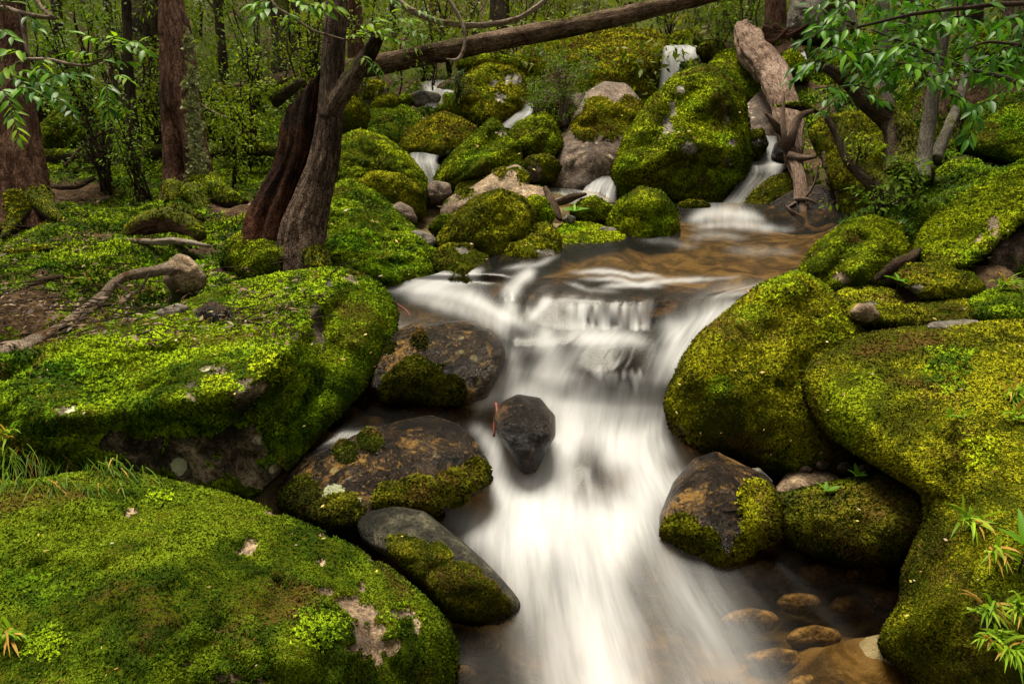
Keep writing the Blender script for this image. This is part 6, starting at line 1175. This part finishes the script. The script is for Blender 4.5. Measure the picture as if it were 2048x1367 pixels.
shrub('rounded leaf shrub at the foot of the wedge of rock', 1760, 430, 4.5, 130, 80, 260, .045, G1, 8, ground=False)
shrub('glossy sprouting shrub beneath the twisted trunk', 1810, 400, 4.5, 80, 80, 220, .045, G1, 7, ground=False)
shrub('small sprout shrub beside the leaning mossy trunk', 1720, 330, 5.0, 70, 60, 160, .04, G2, 5, ground=False)
shrub('dim leafy shrub on the upper right slope', 1960, 180, 6.4, 120, 120, 700, .05, G1, 7)
shrub('dark shrub behind the pale straight trunk', 1840, 200, 6.6, 110, 130, 800, .05, G1, 7)
shrub('yellow green shrub above the top waterfall', 1440, 60, 11.0, 150, 80, 900, .06, G4, 8)
shrub('dense olive bush above the big block', 1340, 50, 12.0, 160, 90, 1000, .06, G1, 8)
shrub('golden bush behind the sagging bough', 1080, 60, 11.5, 170, 90, 1000, .06, G4, 8)
shrub('green bush over the far rivulet', 850, 140, 9.6, 150, 90, 900, .05, G1, 8)
shrub('mossy tangle of shrub under the fallen log', 960, 110, 9.6, 130, 60, 700, .045, G2, 8)
shrub('airy bright leaved shrub arching beside the hollow trunk', 330, 330, 6.0, 150, 230, 1100, .04, G2, 9)
shrub('leafy shrub filling the gap left of the stump', 500, 260, 6.2, 140, 170, 1000, .042, G2, 9)
shrub('dim tall shrub between the thick and the hollow trunk', 180, 260, 6.4, 150, 240, 1100, .042, G1, 9)
shrub('bright seedling thicket behind the thin horizontal log', 440, 300, 6.6, 120, 110, 900, .04, G2, 8)
shrub('leafy thicket behind the leaning trunk', 640, 190, 7.6, 150, 190, 1100, .045, G2, 9)
shrub('twiggy thicket at the left edge behind the thick trunk', 90, 250, 7.0, 150, 220, 1100, .045, G1, 9)
shrub('golden green thicket over the long fallen log', 900, 90, 10.0, 160, 110, 1100, .055, G4, 9)
shrub('leafy thicket beside the dark double trunk', 1040, 90, 11.0, 130, 110, 900, .055, G2, 8)
shrub('leafy thicket right of the top waterfall', 1480, 90, 10.5, 140, 110, 1000, .055, G1, 8)
shrub('thicket at the head of the reddish roots', 1620, 70, 9.5, 130, 110, 900, .05, G1, 8)
# hillside undergrowth: one mass nobody could count
N = 460; cx = rng.uniform(-1, 1, N); cy = 9.5 + 17 * rng.random(N) ** 1.2
C = np.stack([cx * cy * .85, cy, np.zeros(N)], 1); C[:, 2] = ground_z(C[:, 0], C[:, 1]) + rng.uniform(.1, 1.3, N) * (cy / 12)
N2 = 110; C2 = np.stack([rng.uniform(-5.6, -1.0, N2), rng.uniform(6.0, 10.5, N2), np.zeros(N2)], 1); C2[:, 2] = ground_z(C2[:, 0], C2[:, 1]) + rng.random(N2) ** 1.5 * 1.7
ug2 = leaf_cloud('undergrowth', C2, rng.uniform(.18, .42, N2), 12000, .05, 'leaf', None, ((.022, .05, .004), (.14, .20, .010)), .6, 'stuff')
ug2['label'] = 'leafy green undergrowth between the left trunks'; ug2['category'] = 'undergrowth'
ug = leaf_cloud('undergrowth', C, rng.uniform(.35, .8, N) * cy / 12, 72000, .12, 'leaf', None, ((.022, .045, .005), (.15, .18, .012)), .7, 'stuff')
ug['label'] = 'dim tangled undergrowth covering the slope behind the trunks'; ug['category'] = 'undergrowth'
# saplings' thin stems and vines through the background
parts_ = []
for k in range(80):
    x = rng.uniform(-1, 1); y = rng.uniform(6.5, 16); X = x * y * .75
    if abs(X - .8) < 1.6 and y < 9.5: continue
    z = ground_z(X, y); h = rng.uniform(.8, 2.6); l = rng.normal(0, .25, 2)
    parts_.append(tube_data(np.array([(X, y, z - .05), (X + l[0] * .5, y + l[1] * .4, z + h * .5), (X + l[0] * 1.6, y + l[1], z + h)]), [.012, .009, .004], nseg=5, step=.12, wander=.1, seed=k))
V, F, at = merge(parts_)
o = link('thin_stems', new_mesh('thin_stems', V, F, M['twig'], True, at), None, 'thin bare stems crowding the background forest', 'stems', kind='stuff')
# grass and strap leaved tufts
def grass(label, px, py, d, n, ln, w=.006, cols=((.05, .12, .01), (.16, .26, .02)), dry=.15, name='grass_tuft', spread=1.0, lean=(0, 0, 0), group=None, base_r=.015, face=(0, -.5, .6)):
    s_ = surf(px, py); d = s_ - .01 if s_ is not None else d
    b = P(px, py, d); v = []; c = []; f = []
    for k in range(n):
        a = rng.uniform(0, 6.28); di = np.array([math.cos(a), math.sin(a) * .8, 0]) * spread * rng.uniform(.3, 1) + np.array(face) + np.array(lean); di /= np.linalg.norm(di)
        l = ln * rng.uniform(.5, 1.15); sd = np.cross(di, rng.normal(0, 1, 3)); sd /= np.linalg.norm(sd); p0 = b + rng.normal(0, 1, 3) * base_r * np.array([1, .5, .5]); g = rng.uniform(.25, .7)
        col = np.array(cols[0]) + (np.array(cols[1]) - np.array(cols[0])) * rng.random()
        if rng.random() < dry: col = np.array((.42, .25, .05)) * rng.uniform(.6, 1.1)
        for i, s in enumerate((0, .35, .7, 1.0)):
            q = p0 + di * l * s + np.array([0, 0, -g * l * s * s]); ww = w * (1, 1, .7, .05)[i] * .5
            v += [q - sd * ww, q + sd * ww]; c += [col, col]
        o_ = k * 8; f += [(o_ + 2 * i, o_ + 2 * i + 2, o_ + 2 * i + 3, o_ + 2 * i + 1) for i in range(3)]
    return link(name, new_mesh(name, np.array(v) - b, np.array(f), M['blade'], True, {'Col': np.array(c)}), None, label, 'grass', group, None, b)
for lab, px, py, d, n, ln in [('large strap leaved tuft on the face of the biggest boulder by the frame edge', 2025, 790, 2.10, 46, .085), ('second strap leaved tuft just below the large one', 2035, 830, 2.02, 26, .07), ('tiny lone tuft on the smooth face of the biggest boulder', 1908, 830, 2.20, 14, .045),
                              ('trailing tuft halfway down the biggest boulder', 1940, 1040, 1.92, 24, .085), ('trailing tuft with dry tips below it', 1990, 1100, 1.82, 22, .08), ('spreading tuft low on the biggest boulder', 1975, 1210, 1.74, 34, .085), ('dense tuft in the bottom corner of the frame', 2025, 1300, 1.66, 50, .09), ('yellowing tuft low on the biggest boulder near the frame edge', 2040, 1210, 1.68, 34, .085), ('ragged tuft above the bottom corner', 1985, 1270, 1.70, 26, .07),
                              ('thin blades on the large dome by the cascade', 1475, 640, 3.08, 7, .08), ('grass at the edge of the hollow under the tilted slab', 2010, 570, 3.12, 40, .10), ('bright grass clump at the frame edge beside the hollow', 2050, 545, 3.15, 50, .12), ('sprout of grass on the bank beside the tan rock', 175, 560, 3.28, 16, .07), ('small green tuft on the bright mound', 770, 510, 3.72, 22, .08), ('little tuft on the stream face of the bright mound', 800, 540, 3.68, 12, .05), ('yellow green tuft at the left edge of the bottom corner boulder', 8, 1270, 1.45, 40, .07), ('tuft at the left frame edge above the long grass', 5, 870, 2.28, 26, .08)]:
    grass(lab, px, py, d - .03, int(n * 1.3), ln * 1.25, w=.007, cols=((.07, .16, .01), (.24, .36, .02)), dry=.2)
for k, (px, py, d, n, ln) in enumerate([(30, 905, 2.16, 60, .16), (90, 915, 2.18, 60, .17), (150, 925, 2.2, 60, .18), (210, 930, 2.22, 60, .18), (270, 945, 2.22, 40, .15), (40, 955, 2.06, 50, .15), (110, 965, 2.08, 50, .15), (190, 970, 2.12, 50, .14), (-20, 930, 2.1, 50, .16), (240, 965, 2.14, 30, .13)]):
    grass(['long drooping grass under the lip of the slab, nearest the frame edge', 'long drooping grass under the slab lip, second from the frame edge', 'long drooping grass under the middle of the slab lip', 'long drooping grass under the bare part of the slab', 'short drooping grass where the slab meets the corner boulder', 'long grass at the back of the corner boulder by the frame edge', 'long grass on the back of the corner boulder', 'fine yellow grass on the crest of the corner boulder', 'long grass cut by the frame edge below the slab', 'last wisp of long grass on the crest of the corner boulder'][k], px, py, d, int(n * .9), ln * .9, w=.0036, cols=((.02, .06, .004), (.10, .16, .008)), dry=.12, spread=.5, lean=(.6, -.3, -.35), base_r=.03)
# grass of the right bank: many blades, one mass
pts_ = []
v = []; c = []; f = []; n_ = 0
for k in range(2600):
    px, py = rng.uniform(1690, 2060), rng.uniform(330, 480); 
    d = np.interp(py, [330, 480], [4.9, 4.0]) + rng.normal(0, .1); b = P(px, py, d); gz_ = b[2]
    b[2] = 0
    pts_.append(b)
pts_ = np.array(pts_); pts_[:, 2] = ground_z(pts_[:, 0], pts_[:, 1])
for b in pts_:
    a = rng.uniform(0, 6.28); l = rng.uniform(.04, .12); di = np.array([math.cos(a) * .6, math.sin(a) * .6 - .2, .8]); sd = np.array([-math.sin(a), math.cos(a), 0]) * .0022
    col = np.array((.02, .06, .008)) + rng.random() * np.array((.05, .09, .006))
    for i, s in enumerate((0, .5, 1)):
        q = b + di * l * s + np.array([0, 0, -.6 * l * s * s]); v += [q - sd * (1.2 - s), q + sd * (1.2 - s)]; c += [col, col]
    f += [(n_, n_ + 2, n_ + 3, n_ + 1), (n_ + 2, n_ + 4, n_ + 5, n_ + 3)]; n_ += 6
link('grass', new_mesh('grass', np.array(v), np.array(f), M['blade'], True, {'Col': np.array(c)}), None, 'dark green grass on the slope of the right bank', 'grass', kind='stuff')
# small rosette seedlings
def rosette(label, px, py, d, n, ln, kinds=('narrow',), stem=.03, up=.5):
    s_ = surf(px, py); d = s_ - .005 if s_ is not None else d
    b = P(px, py, d); t = thing('seedling', label, 'plant', b)
    top = b + np.array([0, 0, stem]); part('stem', t, np.array([b - np.array([0, 0, .03]), (b + top) / 2, top]), [.003, .0025, .002], 'twig', nseg=6, step=.02)
    for k in range(n):
        a = 6.28 * k / n + rng.uniform(-.3, .3); put_leaf(t, b, kinds, top, np.array([math.cos(a), math.sin(a), up + rng.uniform(-.2, .3)]), np.array([0, 0, 1.0]) + rng.normal(0, .2, 3), ln * rng.uniform(.7, 1.1))
rosette('green seedling with narrow leaves on the mossy hummock', 1792, 585, 3.15, 9, .085, ('narrow', 'narrow'), .06)
rosette('tiny bright seedling beside the dark gap', 1712, 962, 2.46, 5, .05, ('mid',), .02, .9); rosette('small seedling on the low round mossy boulder', 1652, 990, 2.44, 5, .05, ('mid',), .015, .7)
rosette('seedling by the low mossy shelf of the still pool', 1148, 438, 4.5, 9, .10, ('narrow', 'mid'), .05); rosette('long leaved seedling at the frame edge on the biggest boulder', 2042, 1130, 1.66, 8, .10, ('narrow', 'mid'), .05, .9)
# litter: dead leaves, twigs and wood crumbs on the left bank and slab
k = 2600; px = rng.uniform(-40, 640, k); py = rng.uniform(350, 700, k); cl = rng.random(k) < .6
px = np.where(cl, rng.choice([40, 110, 150, 30, 480, 545, 250], k) + rng.normal(0, 55, k), px); py = np.where(cl, rng.choice([610, 590, 380, 650, 420, 490, 640], k) + rng.normal(0, 22, k), py)
g = PZ(px, py, np.full(k, .68))
for _ in range(6): g[:, 2] = ground_z(g[:, 0], g[:, 1]); g = PZ(px, py, g[:, 2])
ok = (project(g)[2] < 7) & (g[:, 1] > 1.5); g = g[ok]; g[:, 2] += .012
n_ = len(g); a = rng.uniform(0, 6.28, n_); ax = np.stack([np.cos(a), np.sin(a), rng.normal(0, .2, n_)], 1); sd = np.stack([-np.sin(a), np.cos(a), rng.normal(0, .4, n_)], 1)
l = rng.uniform(.006, .024, n_)[:, None]; wd = l * rng.choice([.08, .1, .3], n_)[:, None]
v = np.stack([g - ax * l, g + sd * wd + [0, 0, .004], g + ax * l, g - sd * wd], 1).reshape(-1, 3)
pal_ = np.array([(.04, .022, .013), (.09, .052, .03), (.16, .09, .04), (.24, .17, .09), (.07, .03, .018)]); c = np.repeat(pal_[rng.integers(0, 5, n_)] * rng.uniform(.6, 1.2, (n_, 1)), 4, axis=0)
link('leaf_litter', new_mesh('leaf_litter', v, np.arange(4 * n_).reshape(-1, 4), M['dead_leaf'], False, {'Col': c}), None, 'brown leaf and twig litter on the left bank', 'litter', kind='stuff')
parts_ = []
for k in range(260):
    i = rng.integers(n_); p = g[i] + np.array([0, 0, .01]); a = rng.uniform(0, 6.28); L = rng.uniform(.06, .22); d = np.array([math.cos(a), math.sin(a) * .7, rng.uniform(-.05, .25)])
    parts_.append(tube_data(np.array([p, p + d * L * .5 + rng.normal(0, .01, 3), p + d * L]), [.003, .0025, .001], nseg=4, step=.03, wander=.01, seed=k))
V, F, at = merge(parts_); link('twig_litter', new_mesh('twig_litter', V, F, M['twig'], True, at), None, 'fine dry twigs scattered on the left bank', 'litter', kind='stuff')

# small fallen leaves and flecks lying on the moss of the boulders
v = []; c = []; n_ = 0
for k in range(190):
    x0, x1, y0, y1 = [(0, 880, 1000, 1360), (0, 760, 560, 860), (1620, 2040, 680, 1250), (1350, 1700, 570, 920), (1230, 1480, 150, 380), (860, 1110, 240, 560), (660, 860, 380, 560), (1620, 2040, 440, 640)][k % 8]
    px, py = rng.uniform(x0, x1), rng.uniform(y0, y1); s_ = surf(px, py, 8)
    if s_ is None: continue
    p = P(px, py, s_ - .008); l = rng.uniform(2.5, 6) * s_ / FPX; ax = rng.normal(0, 1, 3); ax[2] *= .4; ax /= np.linalg.norm(ax); sd = np.cross(ax, np.array([0, -.5, .8]) + rng.normal(0, .3, 3)); sd /= np.linalg.norm(sd)
    v += [p - ax * l, p + sd * l * .45, p + ax * l, p - sd * l * .45]; c += [np.array([(.55, .42, .10), (.30, .15, .05), (.50, .40, .24), (.42, .36, .05)][rng.integers(4)]) * rng.uniform(.6, 1.1)] * 4
link('fallen_leaves', new_mesh('fallen_leaves', np.array(v), np.arange(len(v)).reshape(-1, 4), M['dead_leaf'], False, {'Col': np.array(c)}), None, 'tiny yellow and brown leaf flecks lying on the mossy boulders', 'litter', kind='stuff')
